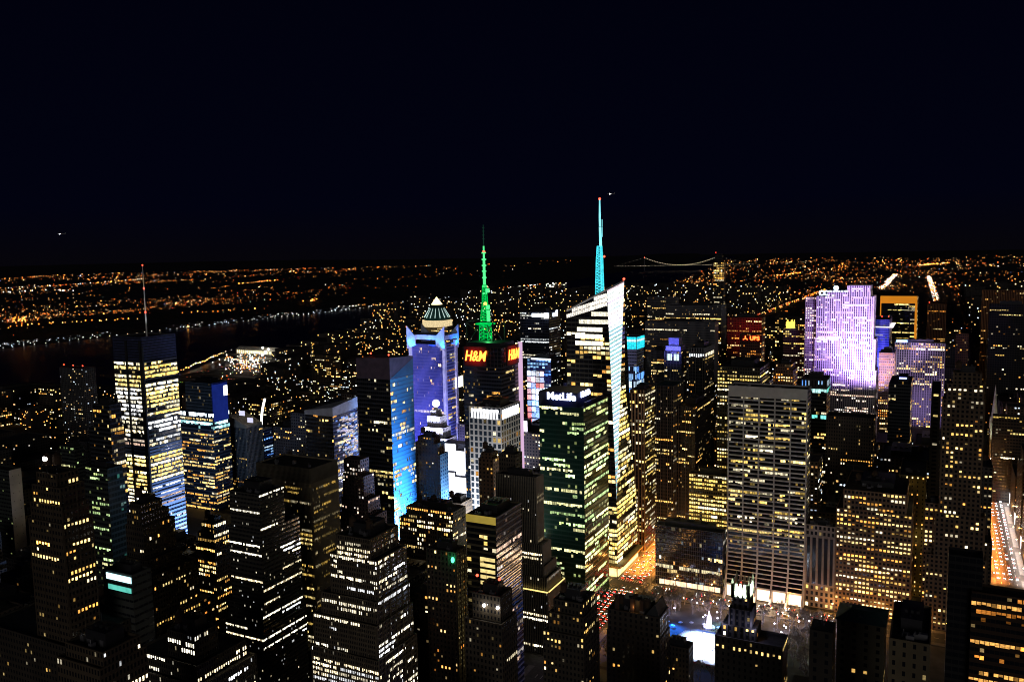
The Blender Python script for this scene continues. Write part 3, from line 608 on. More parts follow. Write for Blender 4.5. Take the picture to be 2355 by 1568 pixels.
# --- the block of giant screens behind the dark brick tower
sx0, sy0 = atY(1020, 1100, STY(42) + 60)[:2]; sx1 = atY(1078, 1100, STY(42) + 60)[0]
bb = empty('screen_block', ((sx0 + sx1) / 2, sy0 + 8, 0), 'block covered in blinding white giant screens beside the globe tower', 'billboards'); zs = zat(sx1, sy0, 1022)
m = MB(); m.box(sx0, sx1, sy0, sy0 + 14, 0, zs); m.build('wall', DARK, bb); rr = random.Random(15)
for (ua, ub, va, vb_, s_) in ((.02, .52, 1.0, .70, 3.2), (.54, .86, .93, .66, 2.4), (.04, .46, .68, .38, 3.6), (.48, .98, .64, .36, 2.6), (.02, .98, .34, .04, 3.6), (.88, .99, .97, .68, 1.5)):
    m = MB(); w = sx1 - sx0; m.box(sx0 + w * ua, sx0 + w * ub, sy0 - .9, sy0 - .3, zs * vb_, zs * va * .99); m.build('screen', emit('screen_%d' % int(s_ * 10), (.86, .88, 1), s_, vary=(.08, .7)), bb)
m = MB(); m.box(sx1 + .3, sx1 + 1, sy0 + 1, sy0 + 13, 8, zs * .8); m.build('screen', emit('screen_blue', (.4, .55, 1), 2), bb)
# --- dark brick tower in front of it
hero('brick_tower', 'dark slender brick tower silhouetted against the white glare', 'tower', STY(41) + 55, [(960, 998, 1003, 1006), (955, 1006, 1011, 1020, 1), (950, 1012, 1019, 1046, 1)],
     ST((.09, .065, .045), .4, .5, .25, 3.6, 3.4, .06, 0, .5, 2, 'warm', 1.8), 1180, pent=3, tanks=1)
# --- pale grid tower with white lit slots
b = hero('grid_tower', 'pale concrete grid tower with glowing white slots under its roof', 'tower', STY(41) + 16, [(1078, 1152, 1196, 938)], GRID, 1165, finish=False, maxd=50)
x0, x1, y0, y1, H = b.b[0]; b.done()
zl, zh = zat(x1, y0, 965), zat(x1, y0, 941)
for k in range(9):
    xx = x0 + 2.5 + (x1 - x0 - 4) * k / 9; m = MB(); m.box(xx, xx + 1.5, y0 - .5, y0 + .2, zl, zh - 1)
    if k % 3: m.box(xx - .7, xx + 2.2, y0 - .55, y0 + .1, zl + 6, zl + 8)
    b.part('lit_slot', m, emit('slot_white', (.95, .97, 1), 3))
for k in range(9):
    yy = y0 + 2 + (y1 - y0 - 4) * k / 9; m = MB(); m.box(x1 - .2, x1 + .5, yy, yy + 1.5, zl, zh - 1); b.part('lit_slot', m, MATS['slot_white'])
lamp('facade_floodlight', 'AREA', (x0 + 18, y0 - 22, 60), 150000, (.95, .95, 1), 30, (x0 + 28, y0, 112)); lamp('facade_floodlight', 'AREA', (x1 + 30, y0 + 5, 50), 110000, (1, .93, .85), 30, (x1, y0 + 20, 105))  # added area lamps lift this facade in place of street light
# --- brown brick tower in front of the grid tower
hero('brick_tower', 'brown brick tower with short columns of lit windows in front of the pale grid tower', 'tower', STY(40) + 60, [(1106, 1130, 1140, 1042), (1100, 1134, 1148, 1056, 1)], ST((.15, .09, .055), .42, .5, .25, 3.4, 3.4, .3, 0, .3, 2, 'warm', 1.8), 1165, pent=3, tanks=1)
hero('office_block', 'dark round shouldered block between the grid tower and the green glass tower', 'office block', STY(40) + 30, [(1147, 1185, 1200, 1045)], MASOND, 1100)
# --- billboard corner and blue lit tower
b = hero('blue_tower', 'blue glowing tower with a white roof line and billboards down its left edge', 'tower', STY(45) + 12, [(1212, 1267, 1291, 826)], BLUEG, 890, est=ST((.04, .045, .06), .5, .5, .2, 3.8, 3, .3, .05, .3, 3, 'white', 1.5), finish=False, maxd=50)
x0, x1, y0, y1, H = b.b[0]; b.done(); m = MB(); m.box(x0 + 6, x1, y0 - 1, y0 - .3, H - 1.2, H + .6); b.part('roof_light', m, emit('roof_white', (.8, .88, 1), 3))
m = MB(); rr = random.Random(9)
for k in range(26):
    z = H - 22 - k * 7.6; 
    if z < 4: break
    for q in range(4):
        c = rr.choice([(.3, .5, 1), (1, .25, .25), (.8, .85, 1), (.5, .6, 1), (1, .6, .7), (.9, .9, 1)]); s_ = rr.uniform(.7, 3.2); m.quad((x0 + q * 6, y0 - .6, z), (x0 + q * 6 + 5.2, y0 - .6, z), (x0 + q * 6 + 5.2, y0 - .6, z + 6.2), (x0 + q * 6, y0 - .6, z + 6.2), 0, None, tuple(s_ * q_ for q_ in c))
b.part('billboards', m, LIT, True)
m = MB(); p = atY(1204, 1100, STY(43) + 20); q = atY(1213, 966, STY(43) + 20)
b2 = empty('billboard_tower', (p.x, p.y, 0), 'tall white billboard slab beside the antenna tower, glowing over the square', 'billboard')
m.box(p.x - 5, p.x + 6, p.y, p.y + 9, 0, q.z); sh = m.build('frame', DARK, b2); rr = random.Random(2)
m = MB(); m.box(p.x - 4.6, p.x + 5.6, p.y - .5, p.y - .1, p.z, q.z - 1); m.build('screen', emit('billboard_white', (.9, .85, 1), 3.0, vary=(.12, 1.6)), b2)
lamp('billboard_glow', 'AREA', (ASTOR.b[0][0] + 18, ASTOR.b[0][2] - 34, 20), 120000, (.16, .18, 1), 36, (ASTOR.b[0][0] + 24, ASTOR.b[0][2], 110))
lamp('billboard_glow', 'AREA', (TSB.b[0][1] + 42, TSB.b[0][3] + 22, 34), 520000, (.10, .36, 1), 40, (TSB.b[0][1], TSB.b[0][3] - 14, 80), spread=95)
lamp('billboard_glow', 'AREA', (TSB.b[0][1] + 30, TSB.b[0][3] + 14, 8), 600000, (.6, .85, 1), 22, (TSB.b[0][1], TSB.b[0][3] - 10, 20), spread=100)
lamp('billboard_glow', 'AREA', (ASTOR.b[0][1] + 45, ASTOR.b[0][2] - 30, 26), 300000, (.30, .33, 1), 44, (ASTOR.b[0][1], ASTOR.b[0][2] + 10, 120))
# --- tower with the white sign, left of the spire
b = hero('office_tower', 'dark blue tower with a glowing white bar sign, left of the spire', 'tower', STY(47) + 12, [(1196, 1262, 1288, 718)], ST((.04, .045, .07), .8, .5, .2, 3.9, 2.6, .22, .06, .25, 4, 'white', 1.1), 800, bands=[(735, ST((.04, .045, .07), .8, .5, .2, 3.9, 2.6, .24, .06, .25, 4, 'white', 1.0))], finish=False, maxd=60, indiv=0)
x0, x1, y0, y1, H = b.b[0]; b.done(); SW = emit('sign_white', (.75, .85, 1), 4)
p = atY(1243, 725, y0); m = MB(); m.box(p.x - 13.5, p.x + 13.5, y0 - 1, y0 - .2, p.z - 2.6, p.z + 2.6); m.cyl(p.x + 10, y0 - 1.2, p.z - 3.4, p.z + 3.4, 3.2, 3.2, 10); b.part('sign', m, SW)
p = atX(1276, 723, x1); m = MB(); m.box(x1 + .2, x1 + 1, p.y - 8, p.y + 8, p.z - 2.6, p.z + 2.6); m.box(x1 + .2, x1 + 1.2, p.y + 3, p.y + 8, p.z + 2, p.z + 6); b.part('sign', m, SW)
# --- green glass tower with the blue lettering
b = hero('green_tower', 'green glass tower with a dark box top and blue white name letters', 'tower', STY(41) + 12, [(1240, 1342, 1398, 938)], METL, 1345, bands=[(960, METL), (1048, METLD, METL), (1058, METL), (1150, METLD), (1160, METL), (1238, METLD, METL), (1255, METL)], finish=False, pent=False, maxd=62)
x0, x1, y0, y1, H = b.b[0]; b.done(); p = atY(1327, 905, y0 + 3); c0 = xat(1238, y0 + 3, p.z); c1 = p.x; cyb = yat(1360, p.x, p.z, y0 + 3); cyb = min(max(cyb, y0 + 24), y1 - 4)
m = MB(); m.box(c0, c1, y0 + 3, cyb, H - 1, p.z); m.box(c0 + .7, c1 - .7, y0 + 3.7, cyb - .7, p.z, p.z + .3); cr = b.part('crown_box', m, plain('crown_dark', (.02, .022, .035), .6)); q = MB()
BLUEW = emit('letter_blue_white', (.55, .62, 1), 6)
p2 = atY(1291, 912, y0 + 3); text('lettering', 'MetLife', 8.6, (p2.x, y0 + 2.6, p2.z), RS, BLUEW, cr, .3, 0, .22)
text('lettering', 'MetLife', 6.6, (c1 + .5, (y0 + cyb) / 2 + 3, p2.z + 1), RE, BLUEW, cr, .3, 0, .22)
lamp('letter_glow', 'AREA', (p2.x, y0 - 3, p2.z), 700, (.05, .08, 1), 14, (p2.x, y0 + 3, p2.z), b.root); lamp('letter_glow', 'AREA', (c1 + 6, (y0 + cyb) / 2, p2.z), 400, (.05, .08, 1), 10, (c1, (y0 + cyb) / 2, p2.z), b.root)
m = MB(); m.box(c1 + 4, x1 - 2, y0 + 8, y1 - 6, H - 1, H + 3); b.part('mechanical_penthouse', m, plain('crown_dark', (.02, .022, .03)))
# --- crystal tower with the spire
def crystal():
    y = STY(42) + 14; B = Bld('crystal_tower', 'faceted glass skyscraper with a blazing white wedge and a turquoise spire', 'skyscraper', -265, y + 30, None, random.Random(3), 100)
    se = atZ(1421, 1330, 0); xe = xat(1419, y, 20); A = atY(1396, 668, y); zB = 0
    xw = xat(1300, y, 180); xs = xat(1303, y, zat(xat(1303, y, 260), y, 716)); yB = 16
    # the chamfer: bottom point on the corner, top edge A-B
    P0 = Vector((xe, y, zat(xe, y, 1150))); 
    Bp = None
    for k in range(60):
        yy = y + k * .5; z = zat(xe, yy, 648)
        if proj((xe, yy, z))[0] >= 1434.5: Bp = Vector((xe, yy, z)); break
    Bp = Bp or Vector((xe, y + 30, zat(xe, y + 30, 648)))
    D = y + 58; zL = zat(xs, y, 716)
    # south wall in strips, cut by the slanting roof line and the chamfer edge
    st, n, fh = BOAS, 0, 4.2; wall = B.wall
    def xr(z): return xe if z <= P0.z else xe + (A.x - xe) * min(1, (z - P0.z) / (A.z - P0.z))
    def ztop(x): return zL + (A.z - zL) * max(0, (x - xs)) / (A.x - xs)
    z = 0
    while z < zL - .1:
        z2 = min(z + fh, zL); lt = BOAL if z < zat(xe, y, 1180) else BOAS
        n0 = len(B.win); xa, xb = xw + (xs - xw) * z / zL, xr(z)
        B.face((xa, y), (1, 0), min(xb, xr(z2)) - xa, z, z2, lt, z < zat(xe, y, 765) )
        if xr(z2) < xb: wall.poly([(xr(z2), y, z), (xb, y, z), (xr(z2), y, z2)], B.mi(smat(lt)), [(0, 0), (1, 0), (0, 1)])
        z = z2
    for k in range(12):
        xa, xb = xs + (A.x - xs) * k / 12, xs + (A.x - xs) * (k + 1) / 12
        wall.quad((xa, y, zL), (xr(zL) if k == 11 else xb, y, zL), (xb, y, ztop(xb)), (xa, y, ztop(xa)), B.mi(smat(BOAL)), [(k, 0), (k + 1, 0), (k + 1, 4), (k, 4)])
    # east wall below and behind the chamfer
    def yc(z): return y if z <= P0.z else y + (Bp.y - y) * min(1, (z - P0.z) / (Bp.z - P0.z))
    def dn(z):
        v = proj((xe, y + 15, z))[1]; u = 1435.5 + (1.5 if v < 885 else 1.5 + (v - 885) * .092); return min(D, max(yc(z) + .6, yat(u, xe, z, y)))
    z = 0
    while z < Bp.z - 12:
        z2 = z + fh; lt = BOAL if z < zat(xe, y, 900) else BOAS; ya = yc(z2); B.face((xe, ya), (0, 1), dn(z) - ya, z, z2, lt)
        if ya > yc(z): wall.poly([(xe, yc(z), z), (xe, ya, z), (xe, ya, z2)], B.mi(smat(lt)), [(0, 0), (1, 0), (1, 1)])
        z = z2
    wall.quad((xe, yc(z), z), (xe, dn(z), z), (xe, Bp.y + .7, Bp.z - 1), (xe, Bp.y, Bp.z), B.mi(smat(BOAL)), [(0, 0), (9, 0), (9, 4), (0, 4)])
    wall.quad((xe, D, 0), (xw, D, 0), (xs, D, zL), (xe, Bp.y + .8, Bp.z - 1), B.mi(smat(BOAS)), [(0, 0), (20, 0), (20, 60), (0, 60)]); wall.quad((xw, D, 0), (xw, y, 0), (xs, y, zL), (xs, D, zL), B.mi(smat(BOAS)), [(0, 0), (20, 0), (20, 60), (0, 60)])
    B.roof.poly([(xs, y, zL - 1), (A.x, y, A.z - 2), (xe, Bp.y, Bp.z - 2), (xs, D, zL - 1)], 0); B.cop = STEEL
    # lit wedge: glass chamfer of glowing floors
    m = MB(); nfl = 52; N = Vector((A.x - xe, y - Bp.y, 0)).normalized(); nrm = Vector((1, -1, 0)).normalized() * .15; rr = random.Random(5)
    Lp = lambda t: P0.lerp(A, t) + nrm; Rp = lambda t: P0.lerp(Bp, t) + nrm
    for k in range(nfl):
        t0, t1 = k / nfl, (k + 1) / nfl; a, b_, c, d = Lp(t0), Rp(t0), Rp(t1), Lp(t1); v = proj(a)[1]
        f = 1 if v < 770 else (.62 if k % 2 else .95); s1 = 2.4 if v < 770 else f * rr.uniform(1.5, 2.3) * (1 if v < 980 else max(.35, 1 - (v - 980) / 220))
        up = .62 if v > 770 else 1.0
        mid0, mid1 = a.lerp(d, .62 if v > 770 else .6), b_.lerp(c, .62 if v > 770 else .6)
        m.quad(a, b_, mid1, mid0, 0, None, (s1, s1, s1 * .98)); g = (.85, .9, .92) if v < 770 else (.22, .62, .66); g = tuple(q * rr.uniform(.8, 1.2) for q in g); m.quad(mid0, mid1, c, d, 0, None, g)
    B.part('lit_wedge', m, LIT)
    # lit crown screen above the roof on the south side, and bright upper floors
    m = MB(); GL = 15
    for k in range(22):
        xa, xb = xs + (A.x - xs) * k / 22, xs + (A.x - xs) * (k + .86) / 22; lo0 = zL - 6 + (k / 22) * 12
        z = lo0
        while z < ztop(xa) - 3:
            s1 = rr.uniform(.95, 1.4) * (1.35 if k > 12 else 1.05); m.quad((xa, y - .12, z), (xb, y - .12, z), (xb, y - .12, min(z + 3.4, ztop(xb))), (xa, y - .12, min(z + 3.4, ztop(xa))), 0, None, (s1, s1 * .92, s1 * .8)); z += 3.9
    for v, w0, w1 in ((723, .6, 1), (741, .3, 1), (759, .25, .85), (775, .2, .85), (791, .2, .85)):
        zz = zat(A.x, y, v); X = lambda f_: xs + (xr(zz) - xs) * f_
        for k in range(26):
            fa = w0 + (w1 - w0) * k / 26; fb = w0 + (w1 - w0) * (k + .93) / 26; s1 = rr.uniform(1.0, 1.9) * (.8 if v < 750 else 1.3); m.quad((X(fa), y - .1, zz - 1.8), (X(fb), y - .1, zz - 1.8), (X(fb), y - .1, zz + 2.1), (X(fa), y - .1, zz + 2.1), 0, None, (s1, s1 * .93, s1 * .72))
    B.part('lit_crown_glass', m, LIT)
    m = MB(); m.bar((xs, y - .3, zL + .5), (A.x, y - .3, A.z + .8), .9, n=5); m.bar((A.x, y - .3, A.z + .8), Bp + Vector((0, 0, .8)), .9, n=5); B.part('roof_edge', m, plain('edge_white', (.6, .6, .6), .5))
    # spire
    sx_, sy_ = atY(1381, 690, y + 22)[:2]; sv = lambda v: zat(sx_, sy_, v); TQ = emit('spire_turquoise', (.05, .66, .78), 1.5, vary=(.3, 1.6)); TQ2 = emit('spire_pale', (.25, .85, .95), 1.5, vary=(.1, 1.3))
    m = MB()
    tri = lambda r, z: [(sx_ + r * math.cos(a), sy_ + r * math.sin(a), z) for a in (-.9, 1.2, 3.3)]
    segs = [(690, 650, 4.6, 4.3, 6), (650, 600, 4.3, 3.6, 8), (600, 566, 3.6, 2.6, 6)]
    for v0, v1, r0, r1, n in segs:
        for i in range(n):
            ra, rb = r0 + (r1 - r0) * i / n, r0 + (r1 - r0) * (i + 1) / n; T0, T1 = tri(ra, sv(v0 + (v1 - v0) * i / n)), tri(rb, sv(v0 + (v1 - v0) * (i + 1) / n))
            for q in range(3): m.bar(T0[q], T1[q], .52); m.bar(T0[q], T1[(q + 1) % 3], .34); m.bar(T1[q], T1[(q + 1) % 3], .3)
    sp = B.part('spire', m, TQ)
    m = MB(); m.bar((sx_ + 1.4, sy_, sv(692)), (sx_ + .8, sy_, sv(566)), .7, n=6, r1=.6); m.bar((sx_ + .6, sy_, sv(566)), (sx_ + .2, sy_, sv(522)), 1.35, n=6, r1=1.15); m.bar((sx_ + .2, sy_, sv(520.5)), (sx_, sy_, sv(503)), 1.0, n=6); m.bar((sx_, sy_, sv(502)), (sx_, sy_, sv(459)), 1.0, n=6, r1=.65); m.bar((sx_ + 2.2, sy_, sv(522)), (sx_ + 2.2, sy_, sv(505)), .25); m.bar((sx_ + 2.2, sy_, sv(545)), (sx_ + 2.2, sy_, sv(523)), .25)
    m.build('spire_core', TQ2, sp)
    m = MB(); m.ball(sx_, sy_, sv(457.5), 1.1); m.build('beacon', RED, sp); m = MB(); m.ball(sx_ + 4, sy_, sv(590), 1.0); m.build('beacon', RED, sp)
    m = MB(); m.bar((Bp.x, Bp.y, Bp.z), (Bp.x, Bp.y, Bp.z + 2), .2); q = B.part('beacon_post', m, DARK); m = MB(); m.ball(Bp.x, Bp.y, Bp.z + 2.6, 1.1); m.build('beacon', RED, q)
    # base canopy
    m = MB(); m.box(xe - 40, xe + 5, y - 6, y, 11, 13); m.box(xe, xe + 6, y, D, 11, 13); B.part('canopy', m, plain('canopy_bronze', (.3, .22, .1), .6))
    m = MB(); m.box(xe - 38, xe - .5, y - .8, y - .2, 1, 10); m.box(xe + .2, xe + .8, y + 1, D, 1, 10); B.part('lit_lobby', m, emit('lobby_gold', (1, .72, .28), 2.2, vary=(.3, 1.4)))
    B.done(); HERO.append((1300, 1470, 648, 1335, 770, (xw, xe, y, D))); return B
BOA = crystal()

# ================================================================ TOWERS RIGHT OF THE SPIRE
hero('pier_tower', 'slender tower with glowing orange brown piers beside the lit junction', 'tower', STY(43) + 12, [(1449, 1482, 1505, 897), (1446, 1483, 1507, 905, .6)], PIERO, 1237, est=PIEROE, pent=3, beacons=0)
b = hero('cube_tower', 'grey tower with a glowing cyan glass cube on top, right of the spire tower', 'tower', STY(45) + 30, [(1430, 1464, 1481, 775)], ST((.3, .3, .32), .5, .5, .2, 3.8, 3, .15, .05, .3, 3, 'white', 1.2), 880, bands=[(805, ST((.38, .38, .42), .9, .3, .3, 3.8, 3, .12, .05, .3, 3, 'warm', 1.2)), (843, ST((.12, .13, .2), .6, .9, .05, 9, 2.2, .85, .5, .1, 6, 'blue', 1.5))], finish=False, pent=False, indiv=0)
x0, x1, y0, y1, H = b.b[0]; zc = zat(x1, y0, 803); m = MB(); rr = random.Random(3)
for fc in range(2):
    n = 6
    for i in range(n):
        for j in range(5):
            a, c = i / n, (i + .92) / n; za, zb_ = zc + (H - zc) * j / 5, zc + (H - zc) * (j + .93) / 5; s_ = rr.uniform(.8, 1.3) * (1.25 if j == 3 else .9); col = (.03 * s_, .95 * s_, 1.2 * s_) if j != 3 else (.7, 1.2, 1.2)
            if fc == 0: m.quad((x0 + (x1 - x0) * a, y0 - .7, za), (x0 + (x1 - x0) * c, y0 - .7, za), (x0 + (x1 - x0) * c, y0 - .7, zb_), (x0 + (x1 - x0) * a, y0 - .7, zb_), 0, None, col)
            else: m.quad((x1 + .7, y0 + (y1 - y0) * a, za), (x1 + .7, y0 + (y1 - y0) * c, za), (x1 + .7, y0 + (y1 - y0) * c, zb_), (x1 + .7, y0 + (y1 - y0) * a, zb_), 0, None, col)
b.part('lit_cube', m, LIT); b.done()
hero('slab_tower', 'far grey tower with a lamp on its flat top, above the dark ribbed slabs', 'tower', STY(55), [(1489, 1556, 1560, 684)], GREY, 705, bands=[(703, GREYW)], pent=False, beacons=0, indiv=0)
hero('slab_tower', 'widest dark ribbed slab with an orange row near its top', 'tower', STY(51), [(1531, 1659, 1670, 703)], GREY, 742, bands=[(716, GREYW)], pent=3, indiv=0)
b = hero('slab_tower', 'wide grey ribbed slab in the middle of the dark cluster beside the cyan cube', 'tower', STY(49), [(1484, 1644, 1652, 741)], GREY, 870, pent=3, indiv=0)
hero('slab_tower', 'light grey ribbed tower with bright floor bands right below the cyan cube level', 'tower', STY(47), [(1497, 1527, 1534, 806)], GREYW, 870, indiv=0)
b = hero('slab_tower', 'dark tower with violet lit plant rooms and two big bright windows', 'tower', STY(46), [(1528, 1566, 1578, 808)], SLABD, 1000, pent=False, finish=False, indiv=40)
x0, x1, y0, y1, H = b.b[0]; VIO = plain('plant_violet', (.42, .42, .75), .6)
m = MB(); m.box(x0 + 1, x1 - 1, y0 + 2, y1, H - 1, H + 6); m.box(x0 + 4, x1 - 4, y0 + 5, y1 - 5, H + 6, H + 16); b.part('mechanical_penthouse', m, VIO); lamp('roof_floodlight', 'AREA', ((x0 + x1) / 2, y0 - 14, H - 3), 9000, (.2, .2, 1), 12, ((x0 + x1) / 2, y0 + 5, H + 9), b.root)
for t in (.16, .58):
    m = MB(); zw = zat(x1, y0, 822); m.box(x0 + (x1 - x0) * t, x0 + (x1 - x0) * (t + .3), y0 - .3, y0 - .1, zw - 4, zw + 4); b.part('tall_window', m, emit('tall_pane', (.72, 1, .95), 1.3, vary=(.3, 1.2)))
b.done()
hero('slab_tower', 'dark tower with close vertical ribs and a white slotted top storey', 'tower', STY(45), [(1584, 1620, 1642, 800)], ST((.1, .1, .11), .5, .6, .2, 5, 3, 0, .0, 1, pier=(.8, .6, 1), pcol=(.24, .24, .25)), 1075, bands=[(812, ST((.1, .1, .1), .5, .7, .1, 7, 2.4, .95, 1, 0, 20, 'white', 1.6)), (823, SLABD)])
hero('slab_tower', 'black flat roofed tower just right of the orange pier tower', 'tower', STY(44), [(1502, 1548, 1572, 888)], SLABD, 1190, pent=False)
hero('slab_tower', 'dark tower with a thin violet edge between two black slabs', 'tower', STY(44) + 14, [(1552, 1598, 1640, 935)], SLABD, 1190)
hero('office_tower', 'black glass tower with many full rows of yellow windows, left of the white ribbed skyscraper', 'tower', STY(44) + 12, [(1650, 1748, 1770, 846)], ROWY, 890, pent=5)
b = hero('office_tower', 'dim red lit tower with a red glowing sign', 'tower', STY(49) + 30, [(1672, 1752, 1760, 731)], REDB, 850, indiv=0, finish=False)
x0, x1, y0, y1, H = b.b[0]; b.done(); lamp('roof_floodlight', 'AREA', (x0 + 40, y0 - 30, H - 40), 12000, (1, .03, .03), 30, (x0 + 50, y0, H - 10), b.root)
b = hero('sign_tower', 'lower block with red glowing letters on its front, before the dim red tower', 'tower', STY(48), [(1701, 1752, 1758, 768)], ST((.14, .06, .05), .6, .5, .2, 3.7, 2.4, .35, .05, .2, 3, 'orange', 1.5), 850, indiv=0, finish=False, pent=False)
x0, x1, y0, y1, H = b.b[0]; b.done(); p = atY(1729, 778, y0); m = MB(); m.box(p.x - 14, p.x + 14, y0 - .8, y0 - .2, p.z - 5, p.z + 5); sg = b.part('sign_panel', m, HALO); SR = emit('sign_red', (1, .12, .02), 5)
text('lettering', 'UBS', 7.5, (p.x + 4, y0 - 1.2, p.z), RS, SR, sg, .2, 0, .35)
m = MB()
for k in range(3): a = math.pi / 2 + k * 2.1; m.bar((p.x - 8.5, y0 - 1.1, p.z), (p.x - 8.5 + 3.6 * math.cos(a), y0 - 1.1, p.z + 3.6 * math.sin(a)), .75)
m.build('emblem', SR, sg)
# --- park-side glass box
b = hero('glass_block', 'low dark glass block facing the park with a grid of thin mullions', 'office block', STY(42) + 16, [(1507, 1662, 1669, 1226)], PARKG, 1345, finish=False, pent=False, maxd=60)
x0, x1, y0, y1, H = b.b[0]; m = MB()
for k in range(11): m.box(x0 + 4 + k * 5, x0 + 8.4 + k * 5, y0 - .5, y0 - .1, 1, 5.2)
b.part('shopfronts', m, emit('shop_warm', (1, .70, .42), 2.0, vary=(.12, 1.7)), True); b.penthouse(x0 + 8, x1 - 8, y0 + 12, y1 - 8, H, 4); b.done()
hero('office_block', 'olive block with two long rows of bright yellow windows behind the glass block', 'office block', STY(43) + 30, [(1585, 1676, 1680, 1096)], ST((.16, .14, .08), .8, .55, .2, 4, 2.2, .7, .45, .1, 8, 'yellow', 1.6, pcol=(.2, .17, .1)), 1190, pent=5)
# --- white travertine tower with flared foot
b = hero('grid_slab', 'large pale slab tower with a white grid frame and scattered yellow windows, facing the park', 'skyscraper', STY(42) + 22, [(1676, 1857, 1865, 896)], GRACE, 1400, finish=False, pent=False, maxd=50)
x0, x1, y0, y1, H = b.b[0]; TRAV = plain('travertine', (.60, .58, .56), .6, .12); zb = H - 9
m = MB(); m.box(x0 - .2, x1 + .2, y0 - .8, y0 + .3, H - 9, H + .3); b.part('blank_parapet', m, TRAV)
m = MB()
for k in range(6):
    xx = x0 + (x1 - x0) * k / 5; prev = None
    for i in range(13):
        z = 44 * i / 12; off = .8 + 15 * (1 - i / 12) ** 2.2; cur = (xx, y0 - off, z)
        if prev: m.quad((xx - .7, prev[1], prev[2]), (xx + .7, prev[1], prev[2]), (xx + .7, cur[1], cur[2]), (xx - .7, cur[1], cur[2])); m.quad((xx + .7, prev[1], prev[2]), (xx + .7, y0, prev[2]), (xx + .7, y0, cur[2]), (xx + .7, cur[1], cur[2])); m.quad((xx - .7, y0, prev[2]), (xx - .7, prev[1], prev[2]), (xx - .7, cur[1], cur[2]), (xx - .7, y0, cur[2]))
        prev = cur
    m.box(xx - .55, xx + .55, y0 - .9, y0, 44, H - 8)
b.part('flared_pier', m, TRAV, True)
m = MB()
for i in range(12):
    z = 44 * i / 12; z2 = 44 * (i + 1) / 12; o1, o2 = 14 * (1 - i / 12) ** 2.2, 14 * (1 - (i + 1) / 12) ** 2.2
    if i >= 3:
        m.quad((x0, y0 - o1, z), (x1, y0 - o1, z), (x1, y0 - o2, z2), (x0, y0 - o2, z2), 0); m.quad((x0, y0 - o1 - .3, z), (x1, y0 - o1 - .3, z), (x1, y0 - o1 - .25, z + 1), (x0, y0 - o1 - .25, z + 1), 1)
b.part('flared_glass', m, [plain('glass_black', (.012, .012, .016), .12, spec=.5), TRAV])
m = MB()
for k in range(5): m.quad((x0 + 1.5 + (x1 - x0) * k / 5, y0 - 7, .6), (x0 + (x1 - x0) * (k + .93) / 5, y0 - 7, .6), (x0 + (x1 - x0) * (k + .93) / 5, y0 - 7, 10), (x0 + 1.5 + (x1 - x0) * k / 5, y0 - 7, 10))
b.part('lit_lobby', m, emit('lobby_peach', (1, .66, .42), 3.2, vary=(.15, .8)), True)
b.done(); lamp('lobby_light', 'AREA', ((x0 + x1) / 2, y0 - 14, 9), 26000, (1, .7, .45), 50, ((x0 + x1) / 2, y0 - 34, 0), b.root, sy=8)
# --- white floodlit skyscraper
b = hero('ribbed_skyscraper', 'huge floodlit lilac white ribbed skyscraper with a bright sign on its roof', 'skyscraper', STY(49) + 20,
         [(1949, 2001, 2006, 657), (1903, 2001, 2007, 671, .3), (1878, 2010, 2013, 682, .3), (1874, 2013, 2017, 780, .3), (1874, 2014.5, 2020, 852, .3)], LIME, 990, finish=False, pent=False, maxd=40)
x0, x1, y0, y1, H = b.b[2]; Lb = b.b[-1]; b.done()
xa = xat(1853, Lb[2] + 14, H); m = Bld('setback_wing', '', '', 0, 0); bpy.data.objects.remove(m.root)
m.root = b.root; m.rnd = random.Random(8); m.indiv = 0; m.face((xa, Lb[2] + 14), (1, 0), Lb[0] - xa, 0, H - 2, ST((.5, .46, .5), .5, .55, .2, 3.6, 2.8, .45, .08, .2, 3, 'pink', 2.0)); m.face((xa, Lb[2] + 30), (0, -1), 16, 0, H - 2, LIMED, False); m.roof.quad((xa, Lb[2] + 14, H - 2), (Lb[0], Lb[2] + 14, H - 2), (Lb[0], Lb[2] + 30, H - 2), (xa, Lb[2] + 30, H - 2)); m.cop = ROOF
wg = b.part('setback_wing', m.wall, m.mats); mm = MB()
for p, d, w, h, c in m.win: mm.quad(p, (p[0] + w, p[1], p[2]), (p[0] + w, p[1], p[2] + h), (p[0], p[1], p[2] + h), 0, None, c)
wn = mm.build('windows', LIT, wg); wn['kind'] = 'stuff'; m.roof.build('wing_roof', ROOF, wg)
p = atY(1921, 672, Lb[2] + 6); sb = MB(); sb.box(p.x - 23, p.x + 23, p.y, p.y + 1.5, p.z - 7, p.z - 5.5)
for k in range(6): sb.bar((p.x - 22 + k * 8.8, p.y + .7, H - 3), (p.x - 22 + k * 8.8, p.y + .7, p.z + 4), .4)
sg = b.part('roof_sign_frame', sb, DARK); SWB = emit('sign_comcast', (.6, .78, 1), 7)
text('lettering', 'COMCAST', 9.5, (p.x, p.y - .3, p.z - 1.5), RS, SWB, sg, .5, 0, .3, .98)
m = MB(); m.ball(p.x + 1, p.y - .3, p.z + 6.2, 3.2, n=10, m=6); m.build('emblem', SWB, sg)
for k in range(6): lamp('facade_floodlight', 'SPOT', (Lb[0] + (Lb[1] - Lb[0]) * (.28 + .145 * k), Lb[2] - 115, 62 + 4 * k), 1900000 * (.10, .15, .24, .42, .70, 1.0)[k], (.46, .24, 1) if k < 3 else (.68, .46, 1), 3, (Lb[0] + (Lb[1] - Lb[0]) * (.30 + .15 * k), Lb[2], 170), b.root, 58)
lamp('facade_floodlight', 'SPOT', (Lb[1] + 70, Lb[2] + 10, 60), 600000, (.75, .6, 1), 3, (Lb[1], Lb[2] + 12, 190), b.root, 80)
R30 = b
